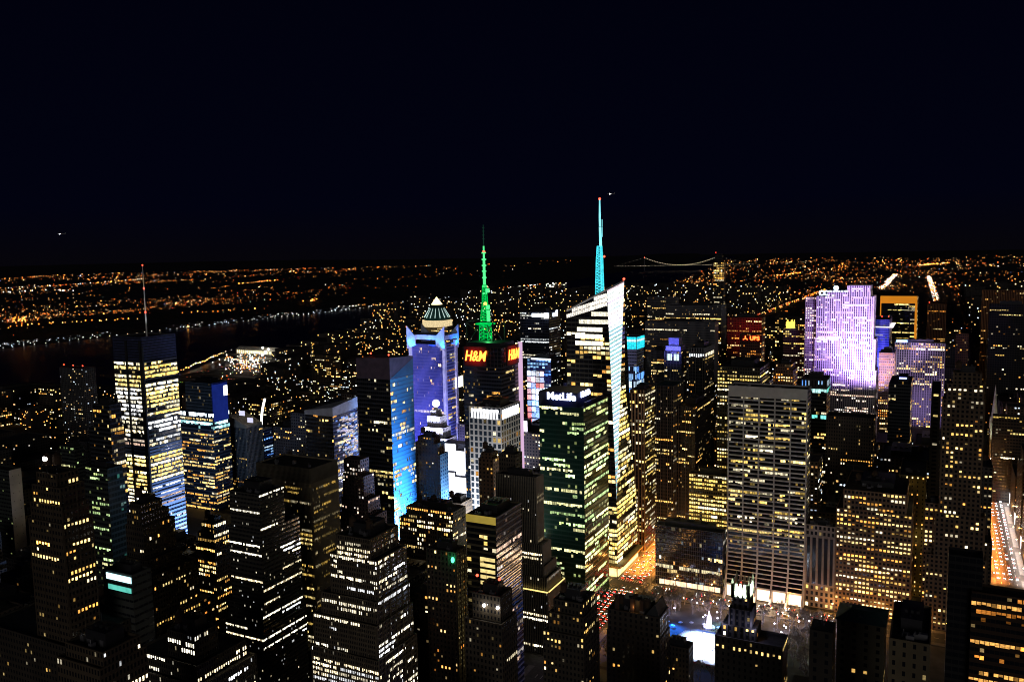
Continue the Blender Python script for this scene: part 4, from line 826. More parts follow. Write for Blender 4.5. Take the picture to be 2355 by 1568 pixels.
# --- behind and around it
b = hero('frame_tower', 'black slab tower framed by a glowing orange border', 'tower', STY(57) + 20, [(2025, 2110, 2115, 681)], SOLOW, 780, finish=False, pent=False, indiv=0)
x0, x1, y0, y1, H = b.b[0]; b.done(); OR = emit('frame_orange', (1, .33, .02), .62, vary=(.02, .5)); m = MB(); m.box(x0, x1, y0 - 1.5, y0 - .3, H - 15, H); m.box(x0, x0 + 2, y0 - 1.5, y0 - .3, 40, H - 15); m.box(x1 - 4, x1 + .3, y0 - 1.5, y0 - .3, 40, H - 15); b.part('lit_frame', m, OR)
b = hero('block_tower', 'violet blue lit block with a white ledge line right beside the floodlit skyscraper', 'tower', STY(50) + 30, [(2008, 2046, 2054, 735)], ST((.10, .12, .42), .9, .6, .2, 3.6, 3, .08, .0, .4, 3, 'white', .8, glass=(.04, .05, .2)), 800, finish=False, pent=False, indiv=0, beacons=3)
x0, x1, y0, y1, H = b.b[0]; b.done(); m = MB(); m.box(x0 - 1, x1 + 5, y0 - 1.5, y1, H - 12, H - 10.4); b.part('lit_ledge', m, emit('ledge_white', (1, .88, .9), 1.6)); lamp('roof_floodlight', 'AREA', ((x0 + x1) / 2, y0 - 25, H - 70), 60000, (.2, .2, 1), 25, ((x0 + x1) / 2, y0, H - 40), b.root)
b = hero('limestone_tower', 'wide dim violet limestone tower with scattered windows and a blue light on its roof', 'tower', STY(50), [(2058, 2174, 2178, 790)], LIMED, 980, finish=False, pent=4, indiv=60)
x0, x1, y0, y1, H = b.b[0]; b.done(); p = atY(2079, 789, y0 + 6); m = MB(); m.box(p.x - 10, p.x + 10, p.y, p.y + 1, p.z - 1, p.z + 4.5); b.part('roof_sign', m, emit('sign_blue', (.25, .4, 1), 5)); lamp('sign_glow', 'POINT', (p.x, p.y - 5, p.z + 3), 16000, (.2, .2, 1), 1, None, b.root)
lamp('facade_floodlight', 'AREA', ((x0 + x1) / 2, y0 - 60, 60), 42000, (.55, .40, 1), 60, ((x0 + x1) / 2, y0, 130), b.root)
hero('brick_block', 'narrow orange brown tower full of small lit windows, right of the floodlit skyscraper', 'tower', STY(49) + 8, [(2022, 2058, 2062, 812)], LIMEB, 985, indiv=60)
b = hero('dark_tower', 'black stepped tower with a blue light strip on top before the violet tower', 'tower', STY(46), [(2066, 2088, 2090, 866), (2044, 2095, 2101, 885, 1)], GLASSD, 1020, pent=False, finish=False)
x0, x1, y0, y1, H = b.b[0]; b.done(); m = MB(); m.box(x0 + 1, x1 - 1, y0 - .3, y0 - .05, H - 3, H - 1); b.part('light_strip', m, emit('strip_blue', (.3, .35, 1), 3))
hero('steel_tower', 'steel grey block with a row of short white lights under its flat roof', 'tower', STY(45) + 20, [(1842, 1902, 1910, 872)], ST((.06, .06, .065), .9, .6, .2, 3.8, 2.4, .12, .04, .4, 3, 'warm', 1.3), 1000, est=ST((.5, .48, .56), .1, .1, .2, 8, 6, 0, 0, 1), bands=[(873, ST((.05, .05, .06), .3, .6, .2, 8, 3.2, .85, .3, 0, 2, 'blue', 1.6)), (895, ST((.05, .05, .06), .97, .9, .05, 9, 3, 1, 1, 0, 9, 'teal', 1.3)), (905, GLASSD), (955, ST((.05, .05, .06), .97, .9, .05, 7, 3, 1, 1, 0, 9, 'teal', 1.2)), (964, GLASSD)], pent=4, beacons=2)
hero('office_tower', 'grey gridded tower under a small golden crown, left of the floodlit skyscraper', 'tower', STY(50), [(1801, 1850, 1853, 760)], ST((.09, .09, .09), .7, .5, .2, 3.7, 3, .35, .05, .25, 4, 'yellow', 1.3), 880, pent=False, indiv=0)
b = HERO and None
B_ = empty('golden_crown', (0, 0, 0), 'small glowing golden crown on the grey gridded tower', 'roof lantern'); p = atY(1818, 757, STY(50) + 12); B_.location = (p.x, p.y, p.z); B_.matrix_world = Matrix.Translation(B_.location); m = MB(); m.cyl(p.x, p.y, p.z - 6, p.z + 2, 9, 9, 10); m.build('drum', GRID and plain('white_stone', (.6, .6, .6)), B_); m = MB(); m.cyl(p.x, p.y, p.z + 2, p.z + 11, 6.5, 6.5, 10)
for k in range(5): a = k * 1.257; m.bar((p.x + 5.5 * math.cos(a), p.y + 5.5 * math.sin(a), p.z + 10), (p.x + 5.5 * math.cos(a), p.y + 5.5 * math.sin(a), p.z + 15), 1.5, r1=.3)
m.build('lantern', emit('gold_glow', (1, .66, .08), 2.2), B_)
hero('brick_block', 'pinkish brick block with a lit window grid in front of the grey gridded tower', 'office block', STY(45) + 40, [(1784, 1820, 1829, 838), (1778, 1824, 1834, 852, 2)], ST((.24, .13, .09), .5, .5, .25, 3.4, 2.6, .42, .05, .15, 2, 'orange', 1.5), 880, pent=3, indiv=60)
hero('brick_block', 'dark masonry slab with a row of windows at the foot of the floodlit skyscraper', 'office block', STY(44), [(1900, 2010, 2014, 962)], MASOND, 1050, pent=False)
hero('slim_tower', 'thin dark tower with one column of lit windows left of the tall stepped masonry tower', 'tower', STY(43), [(2142, 2164, 2167, 904)], ST((.05, .045, .04), .5, .5, .2, 3.5, 5, .2, 0, .1, 1, 'yellow', 1.8), 1100, pent=False, indiv=60)
hero('stepped_tower', 'tall slender stepped masonry tower beside the bright avenue, with pairs of lit windows', 'skyscraper', STY(42) + 18, [(2192, 2258, 2262, 858), (2178, 2263, 2268, 885, .6), (2167, 2264, 2270, 922, .6), (2150, 2266, 2276, 1190, .6), (2128, 2268, 2290, 1290, .6)], ST((.12, .085, .055), .52, .52, .24, 3.6, 3.3, .24, .03, .25, 2, 'warm', 2.0, pier=(1.2, .4, 2), pcol=(.13, .09, .055)), 1395, pent=4, tanks=1)
hero('wall_tower', 'plain olive walled block rising between the wide lit facade and the stepped tower', 'office block', STY(43) - 2, [(2068, 2130, 2133, 1096)], ST((.26, .21, .09), .22, .4, .3, 3.6, 4.5, .35, .0, .3, 2, 'warm', 1.8), 1240, pent=False)
hero('stone_block', 'wide stone office block with many warm lit window pairs across its whole front', 'office block', STY(42) + 20, [(1940, 2085, 2092, 1138), (1923, 2098, 2104, 1186, 1)], ST((.19, .125, .075), .62, .5, .24, 3.7, 2.9, .46, .12, .10, 3, 'warm', 2.0, pier=(1.0, .35, 2), pcol=(.19, .125, .075)), 1400, pent=3, tanks=2)
hero('stone_block', 'narrow stone block with lit double windows squeezed before the slender stepped tower', 'office block', STY(42) + 20, [(2127, 2180, 2184, 1160), (2127, 2181, 2186, 1262, .6)], ST((.15, .10, .065), .55, .5, .24, 3.6, 3.0, .34, .08, .2, 3, 'warm', 1.9), 1410, pent=3)
b = hero('classical_block', 'small classical stone building with tall pilasters between two big blocks', 'building', STY(42) + 20, [(1853, 1921, 1925, 1212)], ST((.30, .27, .24), .55, .6, .2, 4, 3.4, .10, .02, .3, 2, 'warm', 1.6), 1395, bands=[(1238, ST((.30, .27, .24), .6, .95, .02, 30, 4.4, 0, 0, 1, pier=(1.3, .9, 1), pcol=(.34, .31, .28))), (1350, ST((.30, .24, .17), .5, .6, .2, 4.5, 4, .5, 0, 0, 2, 'yellow', 1.5))], pent=3)
hero('slab_block', 'dark slab closing the far right edge, ribbed with dim orange piers', 'tower', STY(56), [(2259, 2372, 2380, 668)], ORNG, 720, pent=False, indiv=0)
hero('slab_block', 'near black tower on the far right with a few lit windows', 'tower', STY(52), [(2276, 2372, 2380, 700)], ST((.03, .028, .03), .6, .5, .2, 3.7, 3.2, .07, .0, .4, 3, 'warm', 1.6), 900, pent=4, indiv=40)
hero('slab_block', 'dim brown tower behind the stepped masonry tower with an orange lamp', 'tower', STY(55) + 20, [(2133, 2176, 2180, 700)], ORNG, 790, pent=False, indiv=0, beacons=1)
hero('slab_block', 'unlit brown slab just left of the stepped masonry tower top', 'tower', STY(51), [(2199, 2228, 2231, 768)], ST((.12, .055, .025), .6, .5, .2, 3.7, 2.8, .05, 0, .5, 2, 'orange', 1.2), 860, pent=False, indiv=0)
hero('apartment_tower', 'broad dark tower by the right edge with yellow window strips above the avenue', 'tower', STY(47) + 10, [(2284, 2372, 2380, 960)], ST((.04, .04, .035), .8, .5, .2, 3.7, 3, .16, .06, .4, 4, 'yellow', 1.4), 1010, pent=False, indiv=60)
p = atY(2290, 885, STY(50)); sp = empty('church_spire', (p.x, p.y, 0), 'pale pointed stone church spire on the right edge of the avenue', 'church spire')
zt = p.z; m = MB(); m.box(p.x - 5, p.x + 5, p.y - 5, p.y + 5, 0, zt * .45); m.build('tower', plain('marble', (.42, .44, .36), .8), sp); m = MB(); m.cyl(p.x, p.y, zt * .45, zt, 5.2, .2, 8)
for a, c in ((-1, -1), (1, -1), (1, 1), (-1, 1)): m.cyl(p.x + a * 5, p.y + c * 5, zt * .42, zt * .58, 1.3, .1, 6)
m.build('spire', MATS['marble'], sp)
lamp('spire_floodlight', 'SPOT', (p.x + 4, p.y - 40, 12), 60000, (.95, 1, .8), 1, (p.x, p.y, zt * .6), None, 60)

# ================================================================ FOREGROUND AND LEFT
hero('apartment_tower', 'dark apartment tower with three red beacons left of the mast tower', 'tower', STY(43), [(136, 190, 219, 848)], APTD, 1000, est=APTG, beacons=3, pent=False)
hero('glass_tower', 'dark blue glass tower tucked against the mast tower with a screen lit base', 'tower', STY(39) + 30, [(213, 250, 266, 932), (204, 254, 272, 985, 1)], GLASSD, 1080, est=GLASSB, pent=4)
hero('office_block', 'low green lit office block below the dark apartment tower', 'office block', STY(40), [(137, 170, 190, 1028)], GREENY, 1110, pent=3)
hero('office_block', 'low block with a teal lit right face at the foot of the mast tower', 'office block', STY(38), [(196, 246, 275, 1078), (190, 248, 276, 1108, 1)], GREENY, 1170, est=ST((.10, .2, .28), .9, .6, .2, 4, 2.4, .3, .1, .3, 4, 'teal', 1.0, glass=(.03, .07, .1)), pent=3)
hero('slab_block', 'dark slab with a pale vertical edge strip at the left border', 'office block', STY(39) + 20, [(-60, 20, 31, 1082)], ST((.05, .06, .055), .8, .4, .3, 3.8, 2.4, .05, 0, .4, 3, 'green', 1.2), 1190, est=ST((.5, .46, .42), .1, .1, .2, 8, 6, 0, 0, 1), pent=False)
b = hero('stepped_tower', 'black stepped masonry tower with orange window rows in the left foreground', 'tower', STY(36) + 40,
     [(84, 128, 160, 1090), (74, 136, 184, 1122, 1), (70, 141, 192, 1165, 1), (66, 144, 206, 1205, 1), (-40, 96, 266, 1470, 3, ST((.06, .05, .04), .42, .52, .24, 3.4, 2.2, .05, .05, .6, 5, 'warm', 2))], ST((.085, .065, .045), .52, .50, .24, 3.3, 2.1, .13, .10, .45, 6, 'warm', 2.6, pier=(.7, .3, 4), pcol=(.085, .065, .045)), 1568, maxd=60, pent=False, tanks=2)
m = MB(); x0, x1, y0, y1, H = b.b[0]; m.ball((x0 + x1) / 2 - 4, y0 + 3, H + 6, 1.5); q = MB(); q.bar(((x0 + x1) / 2 - 4, y0 + 3, H - 1), ((x0 + x1) / 2 - 4, y0 + 3, H + 5), .2); r_ = b.part('lamp_post', q, DARK); m.build('lamp', emit('lamp_white', (1, .95, .9), 9), r_)
hero('stepped_tower', 'dark stepped brick tower with a rounded black crown, second from the left in the foreground', 'tower', STY(38) - 8,
     [(298, 322, 372, 1160), (291, 324, 388, 1185, 1), (288, 328, 402, 1212, 1), (286, 338, 412, 1290, 2), (284, 352, 455, 1325, 2)], MASOND, 1530, maxd=60, pent=3, tanks=1)
hero('stepped_block', 'small stepped masonry block with neat rows of lit windows beside the banded tower', 'office block', STY(39), [(463, 492, 518, 1204), (454, 492, 526, 1228, 1), (450, 494, 530, 1262, 1)], ST((.12, .09, .06), .5, .55, .22, 3.4, 1.7, .36, .2, .35, 6, 'warm', 2.4), 1330, pent=3, tanks=1)
b = hero('office_block', 'low block with one glowing teal white window band between two dark towers', 'office block', STY(37) - 10, [(236, 303, 312, 1322)], ST((.07, .075, .07), .9, .3, .3, 4, 3, .0, 0, 1), 1370, finish=False, pent=3)
x0, x1, y0, y1, H = b.b[0]; b.done(); m = MB(); m.box(x0 + 3, x1 - .5, y0 - .4, y0 - .1, H - 4.6, H - 1.4); b.part('lit_band', m, emit('band_teal_white', (.55, .95, 1), 2.2)); m = MB(); m.box(x0 + 4, x1 - 1, y0 - .4, y0 - .1, H - 10, H - 7.4); b.part('lit_band', m, emit('band_teal', (.12, .62, .5), 1.1, vary=(.3, 1)))
hero('stepped_block', 'big black stepped masonry block with white window rows at the bottom left centre', 'office block', STY(36) + 60,
     [(384, 446, 500, 1462), (311, 452, 566, 1532, 3), (298, 458, 590, 1580, 3)], ST((.085, .075, .06), .46, .58, .2, 3.3, 1.5, .16, .12, .5, 7, 'cream', 2.8), 1568, maxd=60, pent=5, tanks=1)
hero('courtyard_block', 'low masonry block with an amber lit rooftop at the bottom left', 'office block', STY(35) + 60, [(150, 236, 322, 1500), (130, 222, 330, 1536, 2)], ST((.10, .075, .05), .5, .55, .22, 3.4, 1.6, .22, .18, .5, 7, 'cream', 2.4), 1568, pent=4, maxd=60)
hero('banded_tower', 'stepped dark tower striped with long white window bands, left of the yellow ribbed tower', 'tower', STY(38), [(527, 595, 652, 1137), (526, 597, 686, 1222, .5), (523, 600, 691, 1395, 2), (520, 604, 694, 1448, 2)], BAND, 1568, maxd=70, pent=5)
hero('ribbed_tower', 'brown tower of fine vertical ribs with glowing yellow floors, left of centre', 'tower', STY(39), [(590, 714, 775, 1078)], PIERT, 1470, bands=[(1112, PIERY)], maxd=70, pent=False)
hero('stepped_block', 'large stepped masonry block with many white window rows in the bottom centre left', 'office block', STY(38) + 4,
     [(772, 850, 916, 1240), (758, 866, 930, 1290, 1), (738, 866, 938, 1385, 3), (720, 866, 944, 1440, 3), (716, 870, 950, 1520, 2)], ST((.13, .105, .075), .52, .58, .2, 3.0, 1.3, .30, .20, .28, 7, 'cream', 2.9, pier=(.7, .3, 5), pcol=(.13, .105, .075)), 1568, maxd=64, pent=5, tanks=3)
hero('setback_tower', 'slim purple brown tower stepping down to the right with a lit column of windows', 'tower', STY(40) + 20, [(790, 828, 844, 1058), (790, 836, 858, 1096, 2), (788, 846, 872, 1150, 2), (786, 858, 889, 1188, 2)], ST((.12, .08, .085), .45, .55, .2, 3.5, 3, .16, .02, .3, 2, 'pink', 1.8), 1235, pent=False, maxd=40)
hero('stone_block', 'broad masonry block with a bright patch of window squares below the blue faced tower', 'office block', STY(40) + 6, [(934, 1042, 1071, 1178), (918, 1040, 1073, 1205, 2)], MASONW, 1270, pent=4, tanks=2, maxd=50)
hero('dark_block', 'small black roofed block in front of the white glare', 'office block', STY(41) - 6, [(1022, 1060, 1086, 1158)], MASOND, 1190, pent=4, tanks=1, maxd=40)
b = hero('dark_tower', 'black foreground tower with a green lamp on its upper corner', 'tower', STY(39) - 12, [(980, 1048, 1072, 1270)], ST((.065, .052, .042), .4, .5, .24, 3.5, 2.7, .14, .0, .3, 1.6, 'orange', 1.6, pier=(.9, .4, 2), pcol=(.07, .055, .045)), 1568, finish=False, pent=4, maxd=50)
x0, x1, y0, y1, H = b.b[0]; b.done(); p = atY(1041, 1287, y0 - 1.2); m = MB(); m.ball(p.x, p.y, p.z, 1.1, sz=1.7); b.part('lamp', m, emit('lamp_green', (.05, 1, .35), 6)); lamp('lamp_light', 'POINT', (p.x, p.y - 1.5, p.z + 1), 500, (.05, 1, .3), .4, None, b.root)
GGS = ST((.05, .045, .03), .96, .62, .2, 4.0, 3.2, .12, .0, .3, 2, 'yellow', 1.0, hb=(1.3, .4), pcol=(.15, .13, .08))
GGE = ST((.10, .10, .13), .95, .62, .2, 4.0, 2.6, .12, .06, .3, 8, 'pink', .9, hb=(1.1, .4), pcol=(.34, .33, .36), glass=(.02, .022, .05))
b = hero('corner_tower', 'modern office block with a lit yellow window column and striped bright right face, bottom centre', 'office block', STY(39) + 10, [(1072, 1140, 1198, 1190)], GGS, 1420, est=GGE, finish=False, maxd=60)
x0, x1, y0, y1, H = b.b[0]; b.done(); m = MB()
for k in range(24):
    z = H - 30 - k * 4.0; 
    if z < 20: break
    m.box(x1 - 12, x1 - 1, y0 - .5, y0 - .42, z, z + 2.4)
b.part('lit_column', m, emit('column_yellow', (1, .78, .30), 1.1, vary=(.4, 1.6)), True); m = MB(); m.box(x0, x1, y0 - .6, y0 - .1, H - 5, H); b.part('lit_fascia', m, emit('fascia_gold', (1, .72, .12), .35, vary=(.1, 1)))
m = MB(); rr = random.Random(11)
for k in range(10):
    z = H - 34 - k * 4; 
    for q in range(8):
        s_ = max(0, 1.6 - abs(k - 3) * .35) * rr.uniform(.5, 1.3); m.quad((x1 + .1, y0 + 2 + q * (y1 - y0 - 4) / 8, z), (x1 + .1, y0 + 1.8 + (q + 1) * (y1 - y0 - 4) / 8, z), (x1 + .1, y0 + 1.8 + (q + 1) * (y1 - y0 - 4) / 8, z + 2.2), (x1 + .1, y0 + 2 + q * (y1 - y0 - 4) / 8, z + 2.2), 0, None, (s_, s_ * .6, s_ * .3))
b.part('glowing_floors', m, LIT, True)
PH = ST((.05, .046, .04), .6, .5, .25, 3.4, 1.5, .08, .13, .5, 9, 'cream', 2.4, pier=(.5, .5, 1), pcol=(.30, .27, .21))
b = hero('ribbed_tower', 'slim dark ribbed tower stepping out toward its foot, with a yellow lit terrace', 'tower', STY(40) + 20, [(1140, 1233, 1248, 1098), (1196, 1247, 1266, 1253, 2), (1192, 1251, 1279, 1302, 2), (1188, 1257, 1289, 1330, 2), (1186, 1260, 1299, 1362, 2)], PH, 1520, pent=3, finish=False, maxd=44)
L = b.b[-1]; m = MB(); m.box(L[1] + .1, L[1] + .5, L[2] + 1, L[3] - 1, L[4] - .4, L[4] + .5); m.box(L[0] + 4, L[1], L[2] - .5, L[2] - .1, L[4] - .4, L[4] + .5); b.part('terrace_light', m, emit('terrace_gold', (1, .72, .22), 1.6)); b.done()
hero('stepped_block', 'black stepped block with rows of small square windows, right of the ribbed tower foot', 'office block', STY(39), [(1273, 1340, 1369, 1388), (1262, 1342, 1374, 1420, 2), (1248, 1343, 1378, 1466, 2)], ST((.06, .05, .04), .46, .5, .24, 3.8, 2.5, .30, .05, .35, 2, 'warm', 1.5), 1568, pent=5, tanks=1, maxd=40)
kb_ = hero('brick_block', 'silhouetted brick block with roof tanks, left of the blue lit ice rink', 'office block', STY(39) + 42, [(1397, 1518, 1538, 1420), (1396, 1519, 1541, 1470, 1)], ST((.06, .05, .042), .42, .55, .22, 3.7, 3.4, .16, .03, .4, 2, 'warm', 1.9), 1568, pent=6, tanks=3, maxd=30)
x0, x1, y0, y1, H = kb_.b[0]; m = MB(); w = (x1 - x0)
m.prism([(x1 - w * .3, y0 + 1, H - 1), (x1 - .5, y0 + 1, H - 1), (x1 - .5, y1 - 1, H - 1), (x1 - w * .3, y1 - 1, H - 1)], [(x1 - w * .12, y0 + 1.2, H + 7), (x1 - w * .1, y0 + 1.2, H + 7), (x1 - w * .1, y1 - 1.2, H + 7), (x1 - w * .12, y1 - 1.2, H + 7)]); kb_.part('gable_roof', m, plain('slate', (.03, .035, .04), .7))
for t in (.12, .42, .6):
    m = MB(); m.box(x0 + w * t, x0 + w * t + 2.4, y0 + 2, y0 + 4.4, H - 1, H + 8); m.box(x0 + w * t - .2, x0 + w * t + 2.6, y0 + 1.8, y0 + 4.6, H + 8, H + 8.5); kb_.part('chimney', m, plain('chimney_brick', (.08, .05, .04), .9))
lamp('roof_lamp', 'POINT', (x0 + w * .5, y0 + 1.5, H + 3), 300, (1, .5, .15), .3, None, kb_.root)
b = hero('office_block', 'black flat block with red roof lamps in front of the yellow window column', 'office block', STY(38) + 6, [(1086, 1150, 1178, 1372), (1068, 1154, 1184, 1436, 3)], MASOND, 1568, pent=4, beacons=2, maxd=40, finish=False)
x0, x1, y0, y1, H = b.b[0]; b.done()
for t in (.45, .93):
    m = MB(); m.ball(x0 + (x1 - x0) * t, y0 - .8, H - 6, .9); b.part('lamp', m, emit('lamp_white', (1, .95, .9), 9)); lamp('lamp_light', 'POINT', (x0 + (x1 - x0) * t, y0 - 2.5, H - 7), 500, (1, .9, .7), .3, None, b.root)
b = hero('office_block', 'dark block with a warm lit side edge on the near side of the ice rink', 'building', STY(40) - 14, [(1522, 1584, 1589, 1492)], MASOND, 1568, pent=3, maxd=16, indiv=20)
# gothic tower with the lit crown
b = hero('gothic_tower', 'black gothic tower with a floodlit white green crown, standing before the park', 'tower', STY(39) + 40, [(1684, 1722, 1727, 1375), (1676, 1728, 1736, 1405, 1), (1660, 1738, 1748, 1447, 1), (1644, 1800, 1812, 1488, 2, ST((.05, .045, .04), .36, .5, .2, 4.2, 3.2, .03, .08, .6, 12, 'warm', 2.2))], ST((.05, .045, .04), .4, .6, .2, 3.6, 3.4, .28, 0, .3, 2, 'warm', 1.8, pier=(.8, .4, 1), pcol=(.05, .045, .042)), 1568, finish=False, pent=False, maxd=26)
x0, x1, y0, y1, H = b.b[0]; b.done(); zt = zat(x1, y0, 1338); GOTH = plain('gold_terracotta', (.62, .66, .5), .6); cm = MB(); i = 1.5
cm.box(x0 + i, x1 - i, y0 + i, y1 - i, H - 1, H + (zt - H) * .55); cr = b.part('crown', cm, GOTH)
for k in range(5):
    for (px, py) in ((x0 + (x1 - x0) * k / 4, y0), (x0 + (x1 - x0) * k / 4, y1), (x0, y0 + (y1 - y0) * k / 4), (x1, y0 + (y1 - y0) * k / 4)):
        m = MB(); m.box(px - .7, px + .7, py - .7, py + .7, H - 1, H + (zt - H) * .8); m.cyl(px, py, H + (zt - H) * .8, zt + (1 if k in (0, 4) else -1), .9, .1, 6); m.build('pinnacle', GOTH, cr)
for (px, py) in ((x0 - 2, y0 - 4), (x1 + 2, y0 - 4), ((x0 + x1) / 2, y0 - 5), (x1 + 5, (y0 + y1) / 2)): lamp('crown_floodlight', 'SPOT', (px, py, H - .5), 42000, (.80, 1, .84), .5, ((x0 + x1) / 2, (y0 + y1) / 2, zt), b.root, 80)
b.beacon(x0 + 4, y0 + 6, H + (zt - H) * .55, 1, .4)
x0_, x1_, y0_, y1_, H_ = b.b[2]
for px in (x0_ + 1, x1_ - 1): lamp('shoulder_light', 'POINT', (px, y0_ - 2, H_ + 2), 2200, (.6, .6, 1), .4, None, b.root)
hero('green_roof_block', 'block with a dark green sloping copper roof, right of the gothic tower', 'building', STY(39) - 10, [(1925, 2034, 2040, 1440)], ST((.10, .09, .06), .3, .5, .25, 4, 5, .06, 0, .5, 2, 'warm', 1.5), 1568, pent=False, maxd=44); gb = HERO[-1]
x0, x1, y0, y1 = gb[5]; Hh = zat(x1, y0, 1440); o = [c for c in COL.objects if c.get('label', '').startswith('block with a dark green')][0]
m = MB(); CG = plain('copper_green', (.05, .11, .10), .55, .2); rz = zat((x0 + x1) / 2, y0 + 14, 1392)
m.quad((x0 - 1, y0 - 1, Hh), (x1 + 1, y0 - 1, Hh), (x1 - 6, y0 + 14, rz), (x0 + 6, y0 + 14, rz)); m.quad((x1 + 1, y0 - 1, Hh), (x1 + 1, y1 + 1, Hh), (x1 - 6, y1 - 14, rz), (x1 - 6, y0 + 14, rz)); m.quad((x1 + 1, y1 + 1, Hh), (x0 - 1, y1 + 1, Hh), (x0 + 6, y1 - 14, rz), (x1 - 6, y1 - 14, rz)); m.quad((x0 - 1, y1 + 1, Hh), (x0 - 1, y0 - 1, Hh), (x0 + 6, y0 + 14, rz), (x0 + 6, y1 - 14, rz)); m.quad((x0 + 6, y0 + 14, rz), (x1 - 6, y0 + 14, rz), (x1 - 6, y1 - 14, rz), (x0 + 6, y1 - 14, rz)); m.build('copper_roof', CG, o)
hero('arched_block', 'low stone block with two arched openings at the bottom right', 'building', STY(38) - 20, [(2045, 2140, 2150, 1482)], ST((.16, .13, .08), .3, .5, .25, 4.0, 3.4, .05, 0, .5, 2, 'warm', 1.4), 1568, pent=4, maxd=40)
hero('dark_slab', 'near black slab tower at the bottom right with orange lit floors', 'tower', STY(39), [(2182, 2262, 2266, 1284)], ST((.02, .02, .022), .9, .6, .2, 3.8, 3, .0, .0, 1), 1568, pent=False, maxd=40)
hero('floors_block', 'glass block at the bottom right corner with rows of glowing amber floors', 'office block', STY(39) - 4, [(2235, 2400, 2410, 1382)], ST((.05, .03, .02), .94, .5, .25, 3.9, 2.2, .5, .22, .25, 6, 'orange', 1.2), 1568, pent=False, maxd=60)
db_ = hero('dark_block', 'black gabled block standing between the gothic tower and the green copper roof', 'building', STY(38), [(1862, 1915, 1922, 1455)], ST((.04, .035, .03), .3, .5, .25, 4, 5, .03, 0, .5, 2, 'warm', 1.5), 1568, pent=False, maxd=40)
x0, x1, y0, y1, H = db_.b[0]; m = MB(); zt = zat((x0 + x1) / 2, (y0 + y1) / 2, 1436); xm, ym = (x0 + x1) / 2, (y0 + y1) / 2
m.prism([(x0, y0, H - .3), (x1, y0, H - .3), (x1, y1, H - .3), (x0, y1, H - .3)], [(xm - 1, ym - 1, zt), (xm + 1, ym - 1, zt), (xm + 1, ym + 1, zt), (xm - 1, ym + 1, zt)]); db_.part('pyramid_roof', m, plain('slate', (.03, .035, .04), .7)); m = MB(); m.bar((xm, ym, zt), (xm, ym, zt + 5), .3); db_.part('finial', m, DARK)

# ================================================================ far tower, bridge, aircraft, river pier
b = hero('round_tower', 'slim far tower with amber lit upper floors and a red light above the skyline', 'tower', STY(57) + 10, [(1644, 1662, 1664, 584), (1641, 1665, 1668, 603, .6)], ST((.05, .05, .05), .8, .6, .2, 4, 3, .1, 0, .5, 3, 'orange', 1.0), 700, pent=False, beacons=1, indiv=0,
         bands=[(604, ST((.10, .07, .05), .6, .7, .15, 5.5, 3.4, .85, .3, .05, 4, 'warm', 1.5, pier=(.9, .5, 1), pcol=(.3, .18, .1))), (648, SLABD)], maxd=26)
gb = empty('suspension_bridge', (-4300, 11600, 0), 'long suspension bridge with strings of cable lamps on the horizon', 'bridge')
def gpt(u, D): d = ray(u, 610); k_ = D / math.hypot(d.x, d.y); return Vector((d.x * k_, d.y * k_, 0))
T1, T2 = gpt(1482, 12300), gpt(1650, 12300); ax_ = (T2 - T1).normalized(); LAMPW = emit('bridge_lamp', (1, .80, .52), 1.6); nrm_ = Vector((-ax_.y, ax_.x, 0))
for T in (T1, T2):
    m = MB()
    for s_ in (-15, 15): q = T + nrm_ * s_; m.bar((q.x, q.y, 0), (q.x, q.y, 184), 6, r1=4.5)
    for z in (70, 120, 180): m.bar(T + nrm_ * -15 + Vector((0, 0, z)), T + nrm_ * 15 + Vector((0, 0, z)), 4)
    m.build('bridge_tower', STEEL, gb); m = MB(); m.octa(T.x, T.y, 190, 6); m.build('beacon', RED, gb)
m = MB(); A0, B0 = T1 - ax_ * 420, T2 + ax_ * 480; m.bar(A0 + Vector((0, 0, 64)), B0 + Vector((0, 0, 64)), 4.5); m.build('deck', DARK, gb)
cat = lambda t: 72 + 112 * (2 * t - 1) ** 2; SP = (T2 - T1).length; m = MB(); pv = None
for i in range(61):
    t = i / 60; q = T1.lerp(T2, t); c = (q.x, q.y, cat(t)); 
    if pv: m.bar(pv, c, 1.2)
    pv = c
for T, E_ in ((T1, A0), (T2, B0)): m.bar((T.x, T.y, 184), (E_.x, E_.y, 66), 1.2)
m.build('cable', DARK, gb); m = MB()
for i in range(45): t = i / 44; q = T1.lerp(T2, t); m.octa(q.x, q.y, cat(t) + 2, 5.0)
for i in range(1, 8): q = T2.lerp(B0, i / 8); m.octa(q.x, q.y, 184 - 118 * i / 8, 3.0); q = T1.lerp(A0, i / 8); m.octa(q.x, q.y, 184 - 118 * i / 8, 2.4)
for i in range(90): q = A0.lerp(B0, i / 89); m.octa(q.x, q.y, 71, RND.uniform(1.2, 4.2))
lm = m.build('lamps', LAMPW, gb); lm['kind'] = 'stuff'
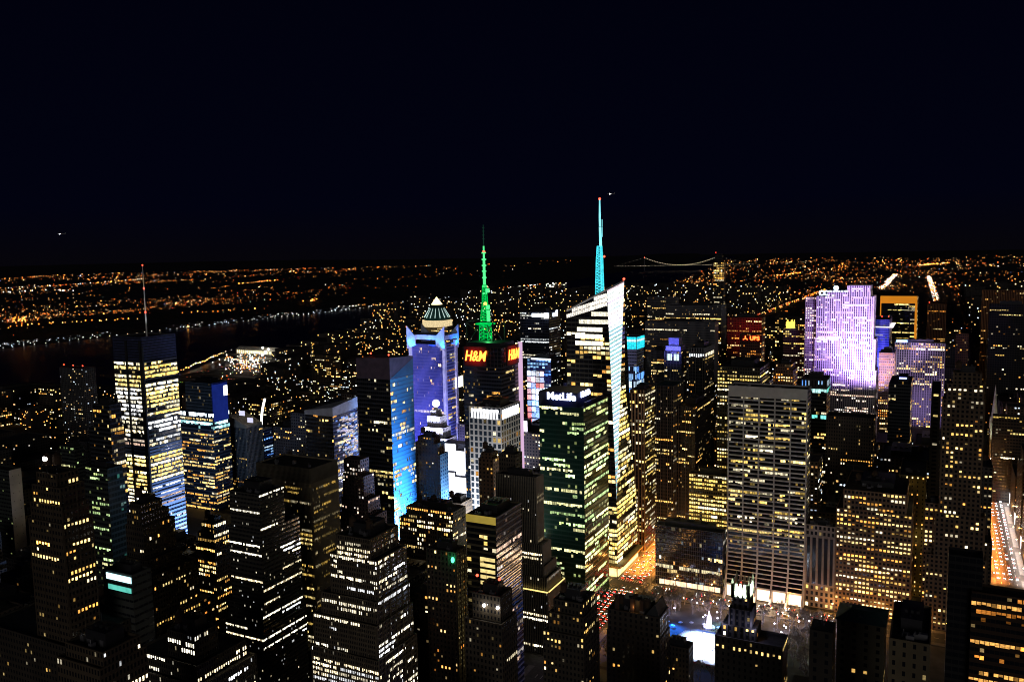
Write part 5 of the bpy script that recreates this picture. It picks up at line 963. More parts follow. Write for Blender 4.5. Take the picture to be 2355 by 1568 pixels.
def plane(u, v, Y, label):
    p = atY(u, v, Y); e_ = empty('airplane', p, label, 'airplane', None, -.6); m = MB(); m.bar((0, -18, 0), (0, 16, 0), 2, n=8, r1=1.2); m.bar((0, 16, 0), (0, 21, .6), 1.2, n=8, r1=.2); sc_ = plain('plane_skin', (.5, .5, .52), .4)
    def ch(nm, mb, mt): o = bpy.data.objects.new(nm, mb.mesh(nm, [mt])); COL.objects.link(o); o.parent = e_
    ch('fuselage', m, sc_)
    for s_ in (-1, 1):
        m = MB(); m.prism([(0, -4, -.4), (0, 3, -.4), (s_ * 17, 6, .6), (s_ * 17, 4, .6)], [(0, -4, .1), (0, 3, .1), (s_ * 17, 6, .8), (s_ * 17, 4, .8)]); ch('wing', m, sc_)
        m = MB(); m.ball(s_ * 2.6, -7, -.5, 2.0, n=8, m=5); ch('landing_light', m, emit('landing_white', (1, .95, .85), 14))
    m = MB(); m.prism([(-.3, 15, 1), (.3, 15, 1), (.3, 21, 1), (-.3, 21, 1)], [(-.2, 19, 7), (.2, 19, 7), (.2, 21, 7), (-.2, 21, 7)]); ch('tail_fin', m, sc_)
plane(141, 538, 3000, 'lone aircraft with lights in the empty sky at the far left'); plane(1405, 446, 3600, 'aircraft light high in the sky just right of the turquoise spire tip')
pr = empty('river_pier', (-1860, 1960, 0), 'white floodlit river pier with a long shed, beyond the dark rooftops', 'pier'); m = MB(); m.box(-2010, -1700, 1930, 2010, .4, 3); m.build('deck', PAVE, pr); m = MB(); m.box(-1960, -1745, 1950, 1990, 3, 17); m.prism([(-1960, 1950, 17), (-1745, 1950, 17), (-1745, 1990, 17), (-1960, 1990, 17)], [(-1960, 1966, 24), (-1745, 1966, 24), (-1745, 1974, 24), (-1960, 1974, 24)]); m.build('shed', plain('shed_white', (.6, .58, .5), .8), pr)
m = MB()
for k in range(26): m.box(-1955 + k * 8, -1950 + k * 8, 1949.3, 1949.9, 5, 14)
m.build('windows', emit('shed_window', (1, .86, .5), 1.8, vary=(.06, 1.6)), pr)['kind'] = 'stuff'
FLW = emit('flood_white', (1, .93, .84), 16)
for k, (x, y, s_) in enumerate(((-1780, 1900, 6), (-1735, 1840, 7), (-1700, 1790, 6), (-1830, 1930, 5), (-1655, 1700, 5))):
    e_ = empty('floodlight_mast', (x, y, 0), 'tall white floodlight mast by the river pier', 'floodlight', 'floodlight masts by the river pier'); m = MB(); m.bar((x, y, 0), (x, y, 26), .7); m.build('pole', STEEL, e_); m = MB(); m.ball(x, y, 27, s_ * .55, n=8, m=5); m.build('lamp', FLW, e_)
    lamp('flood', 'POINT', (x, y, 32), 14000, (1, .9, .75), 2)
m = MB()
for k in range(34): x = -1640 - k * 9.5; m.octa(x, 1330 + k * 17, 8 + RND.random() * 6, RND.uniform(1.2, 2.6), RND.choice([(5, 3.4, 1.2), (4, 4, 3.6), (5, 1.6, .4)]))
struct(m.build('riverside_road', DOT))['kind'] = 'stuff'

# ================================================================ ordinary blocks filling the street grid
def reserve(x, y, r): HERO.append((0, 0, 0, 0, 0, (x - r, x + r, y - r, y + r)))       # lots kept clear so no building buries the added area lamps
_m = HERO[0][5]; reserve(_m[1] + 22, _m[2] + 28, 24)
_t = TSB.b[0]; reserve(_t[1] + 42, _t[3] + 22, 16); reserve(_t[1] + 30, _t[3] + 8, 16)
_a = ASTOR.b[0]; reserve(_a[1] + 45, _a[2] - 30, 18); reserve(_a[0] + 18, _a[2] - 34, 20); reserve((_a[0] + _a[1]) / 2, _a[2] - 60, 26)
PSEUDO = [(1395, 1510, 0, 1400, 600, None), (1395, 2000, 0, 1540, 565, None), (2262, 2355, 0, 1345, 700, None)]
LIMV = [(-400, 872), (0, 872), (250, 884), (425, 886), (610, 868), (650, 806), (760, 756), (840, 728), (880, 692), (960, 668), (1180, 650), (1300, 660), (1480, 648), (1850, 655), (2355, 645), (2900, 640)]
def limv(u):
    for (a, va), (c, vc) in zip(LIMV, LIMV[1:]):
        if a <= u <= c: return va + (vc - va) * (u - a) / (c - a)
    return 700
cand = []; gr = random.Random(21)
def inpark(x0, x1, y0, y1): return (x1 > -228 and x0 < 48 and y1 > STY(40) + 8 and y0 < STY(42) - 14)
cols = [(75, 330)] + [(AVE[i + 1][0] + 17, AVE[i][0] - 17) for i in range(len(AVE) - 1)] + [(-1740, -1458)]
yb = [STY(34) + 14] + [STY(n) for n in range(35, 59)] + [2069 + 80.5 * k for k in range(34)]
for r in range(len(yb) - 1):
    y0b, y1b = yb[r] + 9, yb[r + 1] - 9
    for (xa, xb) in cols:
        if y0b > 2060 and xa > -709 and xb < 70: continue
        half = gr.random() < .7
        for row in ((0, .5), (.5, 1)) if half else ((0, 1),):
            x = xa
            while x < xb - 10:
                w = gr.uniform(18, 46) * (1.5 if y0b > 1500 else 1); X1 = min(x + w, xb); Y0, Y1 = y0b + (y1b - y0b) * row[0], y0b + (y1b - y0b) * row[1]; x0_, x = x, X1 + gr.choice([.4, .4, 3])
                if X1 - x0_ < 10 or inpark(x0_, X1, Y0, Y1): continue
                if any(h[5] and x0_ < h[5][1] + 1 and X1 > h[5][0] - 1 and Y0 < h[5][3] + 1 and Y1 > h[5][2] - 1 for h in HERO): continue
                tall = gr.random()
                if y0b < 700: H = gr.uniform(22, 85)
                elif y0b < 2060: H = gr.uniform(45, 150) if xb > -705 else (gr.uniform(14, 46) if tall < .75 else gr.uniform(60, 130))
                else: H = gr.uniform(35, 85) if tall < .7 else gr.uniform(90, 165)
                d = math.hypot((x0_ + X1) / 2, Y0); ok = False
                for _ in range(14):
                    ps = [proj((xx, yy, H)) for xx in (x0_, X1) for yy in (Y0, Y1)]; u0, u1 = min(p[0] for p in ps), max(p[0] for p in ps); vt = min(p[1] for p in ps); bad = vt < limv((u0 + u1) / 2)
                    if not bad:
                        for h in HERO + PSEUDO:
                            if h[4] > d + 8 and u1 > h[0] + 1 and u0 < h[1] - 1 and vt < h[3] - 3: bad = True; break
                    if not bad: ok = True; break
                    H *= .82
                    if H < 7: break
                if not ok or u1 < -10 or u0 > 2365: continue
                vb_ = proj((x0_, Y0, 0))[1]
                if vt > 1580: continue
                cand.append(((u1 - u0) * (min(vb_, 1568) - vt), x0_, X1, Y0, Y1, H, d))
cand.sort(key=lambda c: -c[0])
GST = []
for i in range(9):
    c = gr.choice([(.07, .055, .045), (.055, .05, .05), (.10, .075, .055), (.06, .06, .065), (.09, .085, .08), (.045, .045, .05)])
    GST.append((c, gr.choice(['warm', 'warm', 'mixed', 'orange', 'mixed']), gr.choice([.08, .13, .18, .1]), gr.choice([.42, .5, .55])))
def zone(x, y, d):
    if y < 700: return ('low dark block with few lit windows down among the foreground towers', 'office block', 'dark low blocks between the foreground towers') if x > -465 else ('low dark building with few lit windows in the unlit left foreground streets', 'building', 'dark low buildings at the left')
    if y < 2060 and x > -720: return ('dark city block half hidden behind the lit towers of the middle distance', 'office block', 'dark blocks behind the lit towers')
    if y < 2060: return ('small far block speckled with amber windows between the towers and the river', 'apartment block', 'blocks between the towers and the river')
    if x < -600: return ('tiny far uptown block with speckled windows near the top of the city', 'apartment block', 'far blocks west of the dark park')
    return ('tiny far block with speckled windows beside the dark park at the right', 'apartment block', 'far blocks east of the dark park')
NIND = 290; far = MB(); farw = MB()
for i, (a_, x0, x1, y0, y1, H, d) in enumerate(cand):
    c, pal, lit, ww = gr.choice(GST); k = max(1, d / 1450); lit *= (.5 if y0 < 700 else 1.9)
    st = ST(c, ww, .5, .25, 3.4 * k, 3.3 * k, lit, .02, .35, 1.6, pal, 1.7 if d < 900 else 2.4)
    if i < NIND:
        lb, ct, g = zone((x0 + x1) / 2, y0, d); B = Bld('city_block', lb, ct, (x0 + x1) / 2, (y0 + y1) / 2, g, random.Random(i)); B.box(x0, x1, y0, y1, 0, H, st)
        if d < 1100 and x1 - x0 > 14 and y1 - y0 > 14:
            B.penthouse(x0 + (x1 - x0) * .2, x0 + (x1 - x0) * .6, y0 + (y1 - y0) * .3, y1 - 4, H, gr.uniform(2.5, 5))
            if gr.random() < .6: B.tank(x0 + (x1 - x0) * .8, y0 + (y1 - y0) * .5, H)
        B.done()
    else:
        far.box(x0, x1, y0, y1, 0, H, 0); nb, nf = max(1, int((x1 - x0) / st['bay'])), max(1, int(H / st['fh']))
        for _ in range(int(nb * nf * lit * 1.1) + 2):
            cc = gr.choice(PAL[pal]); s_ = gr.uniform(.8, 4); xx = x0 + gr.random() * (x1 - x0 - 2); zz = 2 + gr.random() * max(1, H - 5); w = d / 1050
            if gr.random() < .7: farw.quad((xx, y0 - .3, zz), (xx + w, y0 - .3, zz), (xx + w, y0 - .3, zz + w), (xx, y0 - .3, zz + w), 0, None, tuple(q * s_ for q in cc))
            else: yy = y0 + gr.random() * (y1 - y0); farw.quad((x1 + .3, yy, zz), (x1 + .3, yy + w, zz), (x1 + .3, yy + w, zz + w), (x1 + .3, yy, zz + w), 0, None, tuple(q * s_ for q in cc))
o = far.build('distant_buildings', plain('far_masonry', (.05, .045, .045), .9))
if o: tag(o, 'mass of far uptown buildings too small to tell apart', 'buildings', None); o['kind'] = 'stuff'
o = farw.build('distant_windows', LIT)
if o: tag(o, 'speckle of lit windows of the far uptown buildings', 'lit windows', None); o['kind'] = 'stuff'

# ================================================================ lamps of the far boroughs and the far bank
from mathutils import noise as mnoise
cl = MB(); lr = random.Random(77)
WARM = [(1, .34, .06), (1, .46, .13), (1, .26, .04), (1, .66, .34), (1, .22, .03), (1, .15, .02), (1, .40, .09)]; COOL = [(.9, .95, 1), (.6, .75, 1), (1, .95, .85)]
def light(x, y, z, c, s_, px): d = math.hypot(x, y); cl.octa(x, y, z + d * px / 848, d * px / 848, tuple(q * s_ for q in c))
def clump(x, y, sc): return mnoise.noise(Vector((x / sc, y / sc, 3.3))) + .5 * mnoise.noise(Vector((x / sc * 2.7, y / sc * 2.7, 9.1)))
n = 0
for _ in range(40000):
    a = math.radians(lr.uniform(-60.5, 7)); dep = math.radians(.80 + 5.2 * lr.random() ** 1.35); 
    d = CZ / math.tan(dep); x, y = d * math.sin(a), d * math.cos(a)
    if x + bend(y) < -2960 or (y > 15000):
        z = hz(x, y) if x + bend(y) < -2900 else 20; d = (CZ - z) / math.tan(dep) if CZ - z > 10 else d; x, y = d * math.sin(a), d * math.cos(a)
    if d > 30000: continue
    D = -x - bend(y) - 2960; s_ = math.exp(lr.gauss(.2, .95)); px = lr.uniform(.2, .42); col = lr.choice(WARM); z = 10
    if D > 0:
        z = hz(x, y); p = .16 if D < 130 else .03 if D < 420 else .62 if D < 1800 else .03 if D < 3100 else .16 if D < 5500 else .75
        if y > 5200: p *= .5 if D > 800 else .08
        if D < 130: col = lr.choice(COOL)
        g = clump(x, y, 420 if d < 7000 else 900); p *= max(.03, .4 + 2.2 * g)
    elif x + bend(y) > -1755:
        if y < 2100: continue
        if -709 < x < 60 and y < 6160: p = .025
        elif y < 4300: p = .10
        else: p = .62 * max(.03, .32 + 2.1 * clump(x, y, 620)); col = lr.choice(WARM)
        z = 8 + 40 * lr.random() ** 2
    else: continue
    if lr.random() > p: continue
    if lr.random() < .05: col = lr.choice([(1, .05, .03), (.3, .4, 1), (.6, 1, .8), (1, .95, .9)]); s_ *= 1.2
    light(x, y, z, col, s_, px); n += 1
def row(pts, step, col, s0, px, jit=6, alt=6):      # lamps strung along a road on the ground
    W_ = [atZ(u, v, z) for u, v, z in pts]
    for A_, B_ in zip(W_, W_[1:]):
        L_ = (B_ - A_).length; k = max(2, int(L_ / step))
        for i in range(k): q = A_.lerp(B_, (i + lr.random() * .8) / k); light(q.x + lr.uniform(-jit, jit), q.y + lr.uniform(-jit, jit), q.z + alt * lr.random(), lr.choice(col), s0 * math.exp(lr.gauss(0, .6)), px * lr.uniform(.6, 1.3))
OR_ = [(1, .30, .04), (1, .46, .12), (1, .20, .02)]; WH = [(1, .9, .7), (1, .95, .9), (.85, .95, 1)]
row([(0, 757, 50), (144, 743, 50), (318, 736, 50)], 20, OR_, 5.5, .55, 12); row([(420, 721, 52), (505, 717, 52), (589, 713, 52)], 22, OR_, 5, .52, 14); row([(0, 664, 6), (113, 659, 6), (231, 651, 6), (330, 643, 6)], 60, OR_ + WH, 3, .45, 30)
row([(0, 674, 6), (120, 668, 6), (160, 671, 6)], 40, OR_ + WH, 2.6, .45, 60); row([(455, 673, 10), (500, 665, 10), (530, 660, 10)], 26, OR_, 5, .6, 40); row([(540, 655, 10), (640, 645, 10)], 45, OR_, 4, .5, 60); row([(702, 695, 40), (745, 687, 40), (794, 684, 40)], 24, OR_, 5, .6, 25)
row([(785, 706, 3), (812, 705, 3), (835, 702, 3)], 16, OR_ + WH, 3.5, .5, 20); row([(815, 641, 20), (961, 632, 20)], 60, WH + OR_, 3, .45, 40); row([(1150, 664, 12), (1290, 652, 12)], 30, WH + OR_, 3, .45, 70); row([(1220, 667, 12), (1285, 655, 12)], 26, WH, 3, .42, 90)
row([(2027, 666, 5), (2042, 650, 5), (2059, 632, 5)], 13, OR_ + WH, 3, .42, 20); row([(2136, 637, 5), (2144, 662, 5), (2154, 693, 5)], 15, OR_ + WH, 2.6, .4, 16); row([(2109, 612, 5), (2180, 606, 5)], 60, OR_, 4.5, .55, 40); row([(1780, 636, 5), (1840, 629, 5)], 45, OR_, 3, .5, 50); row([(1932, 604, 5), (1940, 622, 5)], 130, OR_, 2.2, .36, 60); row([(2040, 598, 5), (2130, 594, 5)], 70, OR_, 3, .45, 50)
row([(1930, 700, 5), (1990, 690, 5)], 60, OR_, 1.6, .35, 60)
for i in range(240):              # working lights of the piers
    q = atZ(lr.gauss(560, 26), lr.gauss(838, 12) , 6); light(q.x, q.y, 6 + 12 * lr.random(), lr.choice(WH + WH + OR_), lr.uniform(2, 9), lr.uniform(.3, .6))
for i in range(40):
    q = atZ(lr.uniform(30, 60), lr.gauss(738, 4), 50); light(q.x, q.y, 55, lr.choice(OR_), 4, .5)
for i in range(58):               # promenade lamps of the far shore
    y = 1500 + i * 42 + lr.uniform(-8, 8); light(-2890, y, 4, lr.choice([(1, 1, .9), (.75, .85, 1), (1, .85, .5), (.9, 1, .95)]), lr.uniform(.9, 3.2), lr.uniform(.32, .5))
for i in range(30): light(-2890 - lr.uniform(20, 90), 2600 + lr.random() * 1800, 4, lr.choice(COOL), 3, .42)
q = atZ(512, 757, 2); light(-2893, q.y, 6, (1, .35, .05), 14, .9)
o = cl.build('city_lights', DOT); tag(o, 'countless street lamps of the far bank and the far boroughs', 'city lights'); o['kind'] = 'stuff'
ml = MB(); mr = random.Random(44)
for _ in range(2600):
    x, y = mr.uniform(-1740, -720), mr.uniform(640, 4600); d = math.hypot(x, y); k_ = round((y - STY(34)) / 80.5); y = STY(34) + k_ * 80.5 + mr.uniform(-7, 7)
    r_ = d / 848 * mr.uniform(.22, .45); ml.octa(x, y, mr.uniform(5, 9), r_, tuple(q * math.exp(mr.gauss(.3, .8)) for q in mr.choice(WARM + COOL[:1])))
o = ml.build('side_street_lamps', DOT); tag(o, 'fine amber sparkle of side street lamps between the low blocks by the river', 'street lamps'); o['kind'] = 'stuff'
# avenue glow: lamps along the uptown avenues
al = MB()
for x, w in AVE[2:] + [(330, 30), (200, 30)]:
    for k in range(150):
        y = 760 + k * 36; al.octa(x + RND.choice([-9, 9]), y, 9, max(1.0, y / 1500), tuple(q * RND.uniform(1, 4) for q in RND.choice(OR_)))
o = al.build('avenue_lamps', DOT); tag(o, 'rows of tiny amber lamps along the uptown avenues', 'street lamps'); o['kind'] = 'stuff'

# ================================================================ THE PARK, THE LIT JUNCTION AND THE AVENUE
px0, px1, py0, py1 = -224, -62, STY(40) + 12, STY(42) - 16
sheet('park_ground', px0, 46, py0, py1, .03, plain('park_gravel', (.085, .078, .07), .95, .35, .08))
sheet('lawn', -158, -72, py0 + 22, py1 - 26, .06, plain('winter_grass', (.05, .06, .03), .95, .4, .2))
ICE = plain('ice', (.78, .84, .92), .35, .16, .25)
m = MB(); cr_ = [(-176, 606), (-176, 622), (-173, 632), (-165, 637), (-102, 637), (-102, 584), (-160, 584), (-172, 594)]; m.prism([(x, y, .06) for x, y in cr_], [(x, y, .25) for x, y in cr_]); rk = empty('ice_rink', (-135, 610, 0), 'brilliant white ice rink with a rounded corner in the park', 'ice rink'); m.build('ice', ICE, rk)
m = MB()
for (xa, ya), (xb, yb_) in zip(cr_, cr_[1:] + cr_[:1]): m.bar((xa, ya, .25), (xa, ya, 1.35), .12); m.quad((xa, ya, .25), (xb, yb_, .25), (xb, yb_, 1.3), (xa, ya, 1.3))
m.build('boards', plain('board_white', (.7, .72, .78), .5), rk)
m = MB()
for k in range(5): m.box(-156 + k * 9, -151 + k * 9, 583.6, 583.85, .3, 1.3)
m.build('board_panels', plain('board_red', (.5, .05, .08), .5), rk)
for k in range(3): lamp('rink_floodlight', 'AREA', (-160 + 24 * k, 611, 17), 15000, (.84, .9, 1), 18, (-160 + 24 * k, 611, 0), rk, sy=40, spread=55)
lamp('rink_floodlight', 'SPOT', (-190, 640, 15), 150000, (.01, .16, 1), 1, (-187, 618, 0), rk, 130); lamp('rink_floodlight', 'SPOT', (-196, 606, 14), 130000, (.01, .18, 1), 1, (-188, 612, 0), rk, 130); lamp('rink_floodlight', 'SPOT', (-150, 648, 12), 26000, (.1, .35, 1), 1, (-155, 645, 0), rk, 140)
for k, (x, y) in enumerate(((-196, 632), (-190, 640), (-184, 634), (-180, 642), (-200, 622), (-192, 616), (-184, 612), (-172, 645), (-162, 646), (-150, 645))):
    e_ = empty('parasol', (x, y, 0), 'small blue lit parasol on the terrace beside the ice rink', 'parasol', 'parasols beside the ice rink'); m = MB(); m.cyl(x, y, 0, 2.6, .06, .05, 6); m.build('pole', STEEL, e_); m = MB(); m.cyl(x, y, 2.2, 3.1, 1.9, .1, 8); m.build('canopy', plain('canvas', (.5, .52, .6), .8), e_)
fx, fy = -158, 646; fo = empty('lit_fountain', (fx, fy, 0), 'glowing lilac white fountain column beside the ice rink', 'fountain'); m = MB(); m.cyl(fx, fy, 0, 1.2, 4.6, 4.6, 16); m.cyl(fx, fy, 1.2, 1.9, 2, 1.2, 12); m.build('basin', plain('white_stone', (.6, .6, .6)), fo); m = MB(); m.cyl(fx, fy, 1.9, 9.5, 2.2, 1.7, 12); m.cyl(fx, fy, 9.5, 14, 1.2, .3, 10); m.build('lit_column', emit('fountain_glow', (.92, .8, 1), 2.4, vary=(.5, 1)), fo); lamp('fountain_light', 'POINT', (fx, fy - 5, 6), 6000, (.85, .75, 1), 1, None, fo)
pv = empty('pavilion', (-184, 583, 0), 'dark roofed pavilion with a white lit tent on the near side of the rink', 'pavilion'); m = MB(); m.box(-206, -163, 570, 586, 6, 7); m.box(-164, -163, 571, 585, 0, 6); m.box(-206, -205, 571, 585, 0, 6); m.build('roof', DARK, pv); m = MB(); m.box(-203, -170, 585.5, 585.8, .4, 5.4); m.build('lit_front', emit('tent_white', (.85, .95, 1), 1.6, vary=(.2, 1)), pv)
m = MB(); m.prism([(-195, 588, .1), (-183, 588, .1), (-183, 597, .1), (-195, 597, .1)], [(-195, 588, 3), (-183, 588, 3), (-183, 597, 3), (-195, 597, 3)]); m.prism([(-195, 588, 3), (-183, 588, 3), (-183, 597, 3), (-195, 597, 3)], [(-189.2, 592, 6), (-188.8, 592, 6), (-188.8, 593, 6), (-189.2, 593, 6)]); m.build('tent', plain('tent_cloth', (.7, .72, .75), .8), pv)
kx, ky = atZ(1777, 1478)[:2]; kk = empty('greenhouse_kiosk', (kx, ky, 0), 'white framed glass kiosk at the right side of the park', 'kiosk'); m = MB()
for i in range(6):
    x = kx - 9 + i * 3.6; m.bar((x, ky - 5, 0), (x, ky - 5, 5), .22); m.bar((x, ky + 5, 0), (x, ky + 5, 5), .22); m.bar((x, ky - 5, 5), (x, ky, 7.5), .22); m.bar((x, ky + 5, 5), (x, ky, 7.5), .22)
for y, z in ((-5, 5), (5, 5), (0, 7.5), (-5, 2.5), (5, 2.5)): m.bar((kx - 9, ky + y, z), (kx + 9, ky + y, z), .22)
m.build('frame', plain('frame_white', (.75, .75, .78), .5), kk); m = MB(); m.box(kx - 8.8, kx + 8.8, ky - 4.8, ky + 4.8, .1, 4.8); m.build('glazing', plain('kiosk_glass', (.2, .24, .3), .2), kk); lamp('kiosk_light', 'POINT', (kx, ky - 9, 6), 5000, (.75, .85, 1), .5, None, kk)
# bare trees
BARK = plain('bark', (.42, .36, .30), .9, .3, 2)
def tree_proto(i):
    r = random.Random(i); e_ = empty('bare_tree', (0, 0, 0), 'leafless winter tree in the lamplit park', 'tree', 'bare trees in the park'); tr = MB(); cw = MB(); h = r.uniform(3.6, 5)
    tr.bar((0, 0, 0), (r.uniform(-.2, .2), r.uniform(-.2, .2), h), .3, r1=.22, n=6); tr.build('trunk', BARK, e_)
    def grow(p, dr, L_, rad, dep):
        q = p + dr * L_; cw.bar(p, q, max(rad, .07), n=3, r1=max(.05, rad * .6))
        if dep == 0: return
        for _ in range(3 if dep > 1 else 4):
            nd = (dr + Vector((r.uniform(-.75, .75), r.uniform(-.75, .75), r.uniform(-.15, .5)))).normalized(); grow(q, nd, L_ * r.uniform(.62, .85), rad * .62, dep - 1)
    for _ in range(4): grow(Vector((0, 0, h)), Vector((r.uniform(-.6, .6), r.uniform(-.6, .6), 1)).normalized(), r.uniform(2.4, 3.4), .17, 4)
    cw.build('crown', BARK, e_); return e_
def dup(root, loc, rz=0.0, sc=1.0):
    c = root.copy(); COL.objects.link(c); c.location = loc; c.rotation_euler = (0, 0, rz); c.scale = (sc, sc, sc)
    for ch in root.children:
        d = ch.copy(); COL.objects.link(d); d.parent = c
        for g in ch.children: k = g.copy(); COL.objects.link(k); k.parent = d
    return c
tp = [tree_proto(i) for i in range(4)]; used = set(); tr_ = random.Random(12); spots = []
for y in (py0 + 4, py0 + 11, py1 - 4, py1 - 11, py1 - 18):
    for k in range(15): spots.append((px0 + 4 + k * 11 + tr_.uniform(-2, 2), y + tr_.uniform(-1.5, 1.5)))
for k in range(26): spots.append((tr_.uniform(-222, -190), tr_.uniform(py0 + 90, py1))); spots.append((tr_.uniform(-100, -50), tr_.uniform(py0 + 20, py1)))
bpy.context.view_layer.update()
for i, (x, y) in enumerate(spots):
    t = tp[i % 4]
    if -178 < x < -100 and 582 < y < 640: continue
    if i % 4 not in used: used.add(i % 4); t.location = (x, y, 0)
    else: dup(t, (x, y, 0), tr_.uniform(0, 6.3), tr_.uniform(.8, 1.25))
# street lamps
LAMPO = emit('lamp_amber', (1, .62, .26), 22); LAMPV = emit('lamp_violet_white', (.80, .74, 1), 16)
PLO = bpy.data.lights.new('amber_lamp', 'POINT'); PLO.energy = 5200; PLO.color = (1, .42, .08); PLO.shadow_soft_size = .4
PLV = bpy.data.lights.new('park_lamp', 'POINT'); PLV.energy = 750; PLV.color = (.74, .70, 1); PLV.shadow_soft_size = .4
def lamp_proto(name, label, group, mt, ld, h, arm):
    e_ = empty(name, (0, 0, 0), label, 'street lamp', group); m = MB(); m.bar((0, 0, 0), (0, 0, h), .13, n=6, r1=.08)
    if arm: m.bar((0, 0, h), (arm, 0, h + .4), .08)
    m.build('pole', DARK, e_); m = MB(); m.ball(arm, 0, h + .15, .55 if arm else .6, n=8, m=5, sz=.8); m.build('lamp_head', mt, e_)
    o = bpy.data.objects.new('lamp_light', ld); COL.objects.link(o); o.parent = e_; o.location = (arm, 0, h - .9); return e_
lp1 = lamp_proto('street_lamp', 'amber street lamp with an arm along the busy junction streets', 'amber street lamps', LAMPO, PLO, 9, 2.0)
lp2 = lamp_proto('park_lamp', 'violet white globe lamp on a post among the bare park trees', 'globe lamps in the park', LAMPV, PLV, 4.6, 0)
bpy.context.view_layer.update(); f1 = f2 = False
ls = [(-264, 560 + k * 34, 0) for k in range(10)] + [(-226, 575 + k * 34, math.pi) for k in range(9)] + [(-205 + k * 33, 714, -math.pi / 2) for k in range(7)] + [(-205 + k * 33, 685, math.pi / 2) for k in range(6)] + [(46, 840 + k * 42, 0) for k in range(12)] + [(74, 820 + k * 42, math.pi) for k in range(12)]
for x, y, rz in ls:
    if not f1: lp1.location = (x, y, 0); lp1.rotation_euler = (0, 0, rz); f1 = True
    else: dup(lp1, (x, y, 0), rz)
for k in range(46):
    x, y = tr_.uniform(px0 + 3, -40), tr_.choice([tr_.uniform(640, py1), tr_.uniform(640, py1), tr_.uniform(py0, py1)])
    if -180 < x < -100 and 580 < y < 640: continue
    if not f2: lp2.location = (x, y, 0); f2 = True
    else: dup(lp2, (x, y, 0), 0)
lamp('street_glow', 'AREA', (-246, 785, 12), 190000, (1, .34, .05), 18, (-246, 785, 0), None, sy=110, spread=110); lamp('street_glow', 'AREA', (53, 1050, 13), 260000, (1, .26, .04), 8, (53, 1050, 0), None, sy=420, spread=70); lamp('street_glow', 'AREA', (70, 1050, 13), 60000, (1, .85, .80), 7, (70, 1050, 0), None, sy=420, spread=60)
lamp('street_glow', 'AREA', (-275, 742, 16), 42000, (1, .72, .3), 20, (-285, 742, 10))
# vehicles
def car_proto(label, group, mt, cat, taxi=False):
    e_ = empty('car', (0, 0, 0), label, cat, group); m = MB()
    P = lambda y0, y1, z0, z1, w0, w1: m.prism([(-w0, y0, z0), (w0, y0, z0), (w0, y1, z0), (-w0, y1, z0)], [(-w1, y0 + .1, z1), (w1, y0 + .1, z1), (w1, y1 - .1, z1), (-w1, y1 - .1, z1)])
    P(-2.3, 2.3, .35, .95, .92, .86); m.build('body', mt, e_); m = MB(); m.prism([(-.82, -1.7, .95), (.82, -1.7, .95), (.82, 1.0, .95), (-.82, 1.0, .95)], [(-.66, -1.1, 1.48), (.66, -1.1, 1.48), (.66, .3, 1.48), (-.66, .3, 1.48)]); m.build('cabin', plain('car_glass', (.03, .03, .04), .15), e_)
    for sx in (-1, 1):
        for y in (-1.4, 1.4): m = MB(); m.bar((sx * .72, y, .34), (sx * .96, y, .34), .34, n=10); m.build('wheel', plain('tyre', (.02, .02, .02), .9), e_)
        m = MB(); m.box(sx * .62 - .25, sx * .62 + .25, 2.28, 2.42, .55, .9); m.build('headlight', emit('headlight_white', (.95, .97, 1), 26), e_); m = MB(); m.box(sx * .62 - .25, sx * .62 + .25, -2.42, -2.28, .6, .95); m.build('taillight', emit('taillight_red', (1, .03, .02), 22), e_)
    if taxi: m = MB(); m.box(-.4, .4, -.5, -.3, 1.48, 1.75); m.build('roof_sign', emit('taxi_sign', (1, .9, .6), 4), e_)
    return e_
cp = [car_proto('yellow taxi in the jam of red tail lights at the lit junction', 'taxis at the junction', plain('paint_yellow', (.6, .36, .02), .35, .05), 'taxi', True), car_proto('dark car in the jam of red tail lights at the lit junction', 'dark cars at the junction', plain('paint_black', (.03, .03, .035), .3, .05), 'car'),
      car_proto('car with white headlights on the bright avenue at the right', 'cars on the bright avenue', plain('paint_grey', (.3, .3, .32), .3, .05), 'car')]
bpy.context.view_layer.update(); first = [True] * 3; cr2 = random.Random(31)
def put_car(i, x, y, rz):
    if first[i]: cp[i].location = (x, y, .02); cp[i].rotation_euler = (0, 0, rz); first[i] = False
    else: dup(cp[i], (x, y, .02), rz)
for ln in (-255, -250.5, -246, -241.5, -237):
    y = 585 + cr2.uniform(0, 6)
    while y < 905:
        if not 692 < y < 712 and cr2.random() < .72: put_car(cr2.choice([0, 1, 1]), ln + cr2.uniform(-.3, .3), y, cr2.uniform(-.04, .04))
        y += cr2.uniform(6.2, 10)
for ln, rz in ((693, -math.pi / 2), (697, -math.pi / 2), (703, math.pi / 2), (707, math.pi / 2)):
    x = -222 + cr2.uniform(0, 6)
    while x < -60: 
        if cr2.random() < .62: put_car(cr2.choice([0, 1, 1]), x, ln, rz)
        x += cr2.uniform(7, 12)
for ln in (52, 57, 62, 67):
    y = 850 + cr2.uniform(0, 8)
    while y < 1340:
        if cr2.random() < .7: put_car(2, ln, y, math.pi)
        y += cr2.uniform(8, 15)
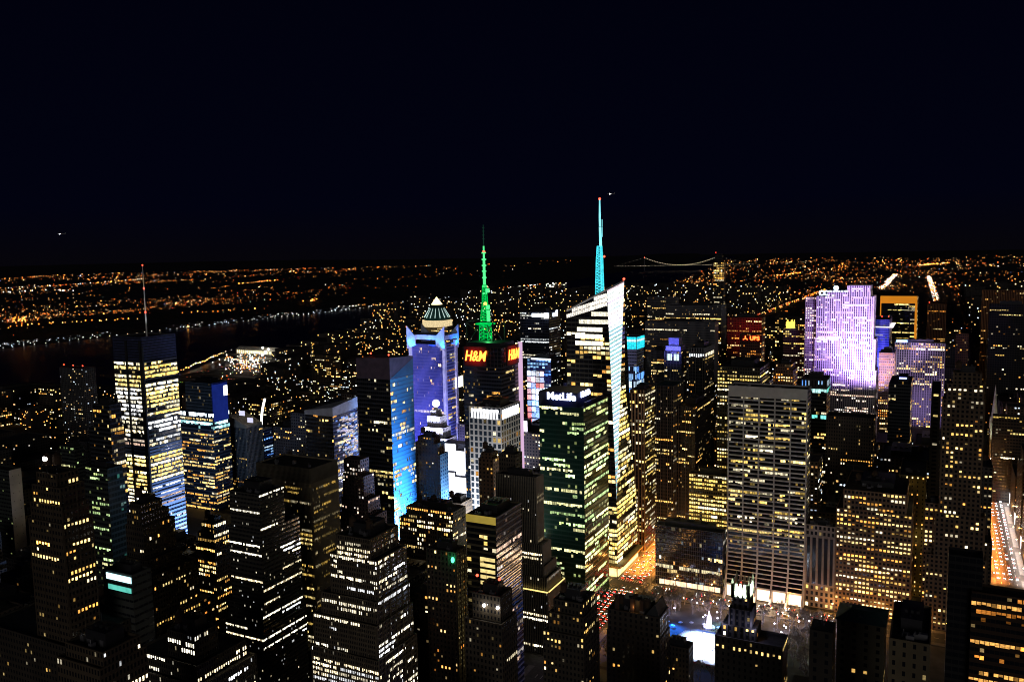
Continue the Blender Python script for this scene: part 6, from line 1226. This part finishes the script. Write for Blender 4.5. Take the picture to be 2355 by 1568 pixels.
# lit shop windows along the avenue
sh = empty('shop_row', (78, 1000, 0), 'bright white shop fronts along the right side of the avenue', 'shop fronts'); m = MB(); m.box(76, 84, 830, 1340, 0, 14); m.build('wall', PAVE, sh); sr = random.Random(6)
y = 834
while y < 1330:
    w = sr.uniform(6, 14); c = sr.choice([(1, .9, .85), (.8, .9, 1), (1, .75, .8), (.5, .9, 1), (1, .95, .9)]); s_ = sr.uniform(2, 7); m = MB(); m.quad((75.8, y + w, .8), (75.8, y, .8), (75.8, y, 12.5), (75.8, y + w, 12.5), 0, None, tuple(q * s_ for q in c)); m.build('window', LIT, sh); y += w + 2
sw = empty('shop_row', (44, 1000, 0), 'orange lit shop fronts along the left kerb of the avenue', 'shop fronts'); m = MB(); m.box(40, 45, 850, 1340, 0, 7); m.build('wall', PAVE, sw); y = 856
while y < 1330:
    w = sr.uniform(6, 12); m = MB(); m.quad((45.2, y, .8), (45.2, y + w, .8), (45.2, y + w, 5.5), (45.2, y, 5.5), 0, None, tuple(q * sr.uniform(.5, 2) for q in (1, .45, .12))); m.build('window', LIT, sw); y += w + 3

# skaters on the ice
def person_proto(i, top, legs):
    r = random.Random(i); e_ = empty('person', (0, 0, 0), 'tiny figure in dark winter clothes gliding on the white ice', 'person', 'skaters on the ice rink'); st_ = .28
    J = [(0, 0, .95), (0, .02, 1.2), (0, .08, 1.45), (0, .12, 1.56), (0, .16, 1.70), (-.1, 0, .9), (-.12, -.12, .5), (-.12, -.38 - .1 * i, .1), (.1, 0, .9), (.12, .14, .5), (.12, .12, .08), (-.2, .1, 1.42), (-.34, .02, 1.16), (-.36, .16, .95), (.2, .1, 1.42), (.36, .14, 1.18), (.4, .34, 1.06), (-.12, -.30 - .1 * i, .05), (.12, .3, .05)]
    E_ = [(0, 1), (1, 2), (2, 3), (3, 4), (0, 5), (5, 6), (6, 7), (0, 8), (8, 9), (9, 10), (2, 11), (11, 12), (12, 13), (2, 14), (14, 15), (15, 16), (7, 17), (10, 18)]
    R_ = [.16, .15, .17, .07, .115, .11, .08, .05, .11, .08, .05, .07, .055, .04, .07, .055, .04, .05, .05]
    me = bpy.data.meshes.new('body'); me.from_pydata(J, E_, []); o = bpy.data.objects.new('body_source', me); COL.objects.link(o); sk = o.modifiers.new('s', 'SKIN'); o.modifiers.new('d', 'SUBSURF').levels = 1
    for v, rad in zip(me.skin_vertices[0].data, R_): v.radius = (rad, rad)
    me.skin_vertices[0].data[0].use_root = True
    bm_ = bpy.data.meshes.new_from_object(o.evaluated_get(bpy.context.evaluated_depsgraph_get())); bpy.data.objects.remove(o); bm_.name = 'body'; bm_.materials.clear(); bm_.materials.append(top)
    b_ = bpy.data.objects.new('body', bm_); COL.objects.link(b_); b_.parent = e_; m = MB(); m.ball(0, .15, 1.74, .125, n=8, m=5); m.build('hair', legs, e_); return e_
pp = [person_proto(0, plain('coat_navy', (.03, .035, .06)), plain('hair_brown', (.05, .03, .02))), person_proto(1, plain('coat_maroon', (.12, .02, .03)), plain('hair_black', (.01, .01, .01)))]
bpy.context.view_layer.update(); fp = [True, True]; rp_ = random.Random(18)
for k in range(44):
    i = k % 2; x, y = rp_.uniform(-170, -108), rp_.uniform(587, 634); a = rp_.uniform(0, 6.3)
    if fp[i]: pp[i].location = (x, y, .25); pp[i].rotation_euler = (0, 0, a); fp[i] = False
    else: dup(pp[i], (x, y, .25), a, rp_.uniform(.92, 1.05))
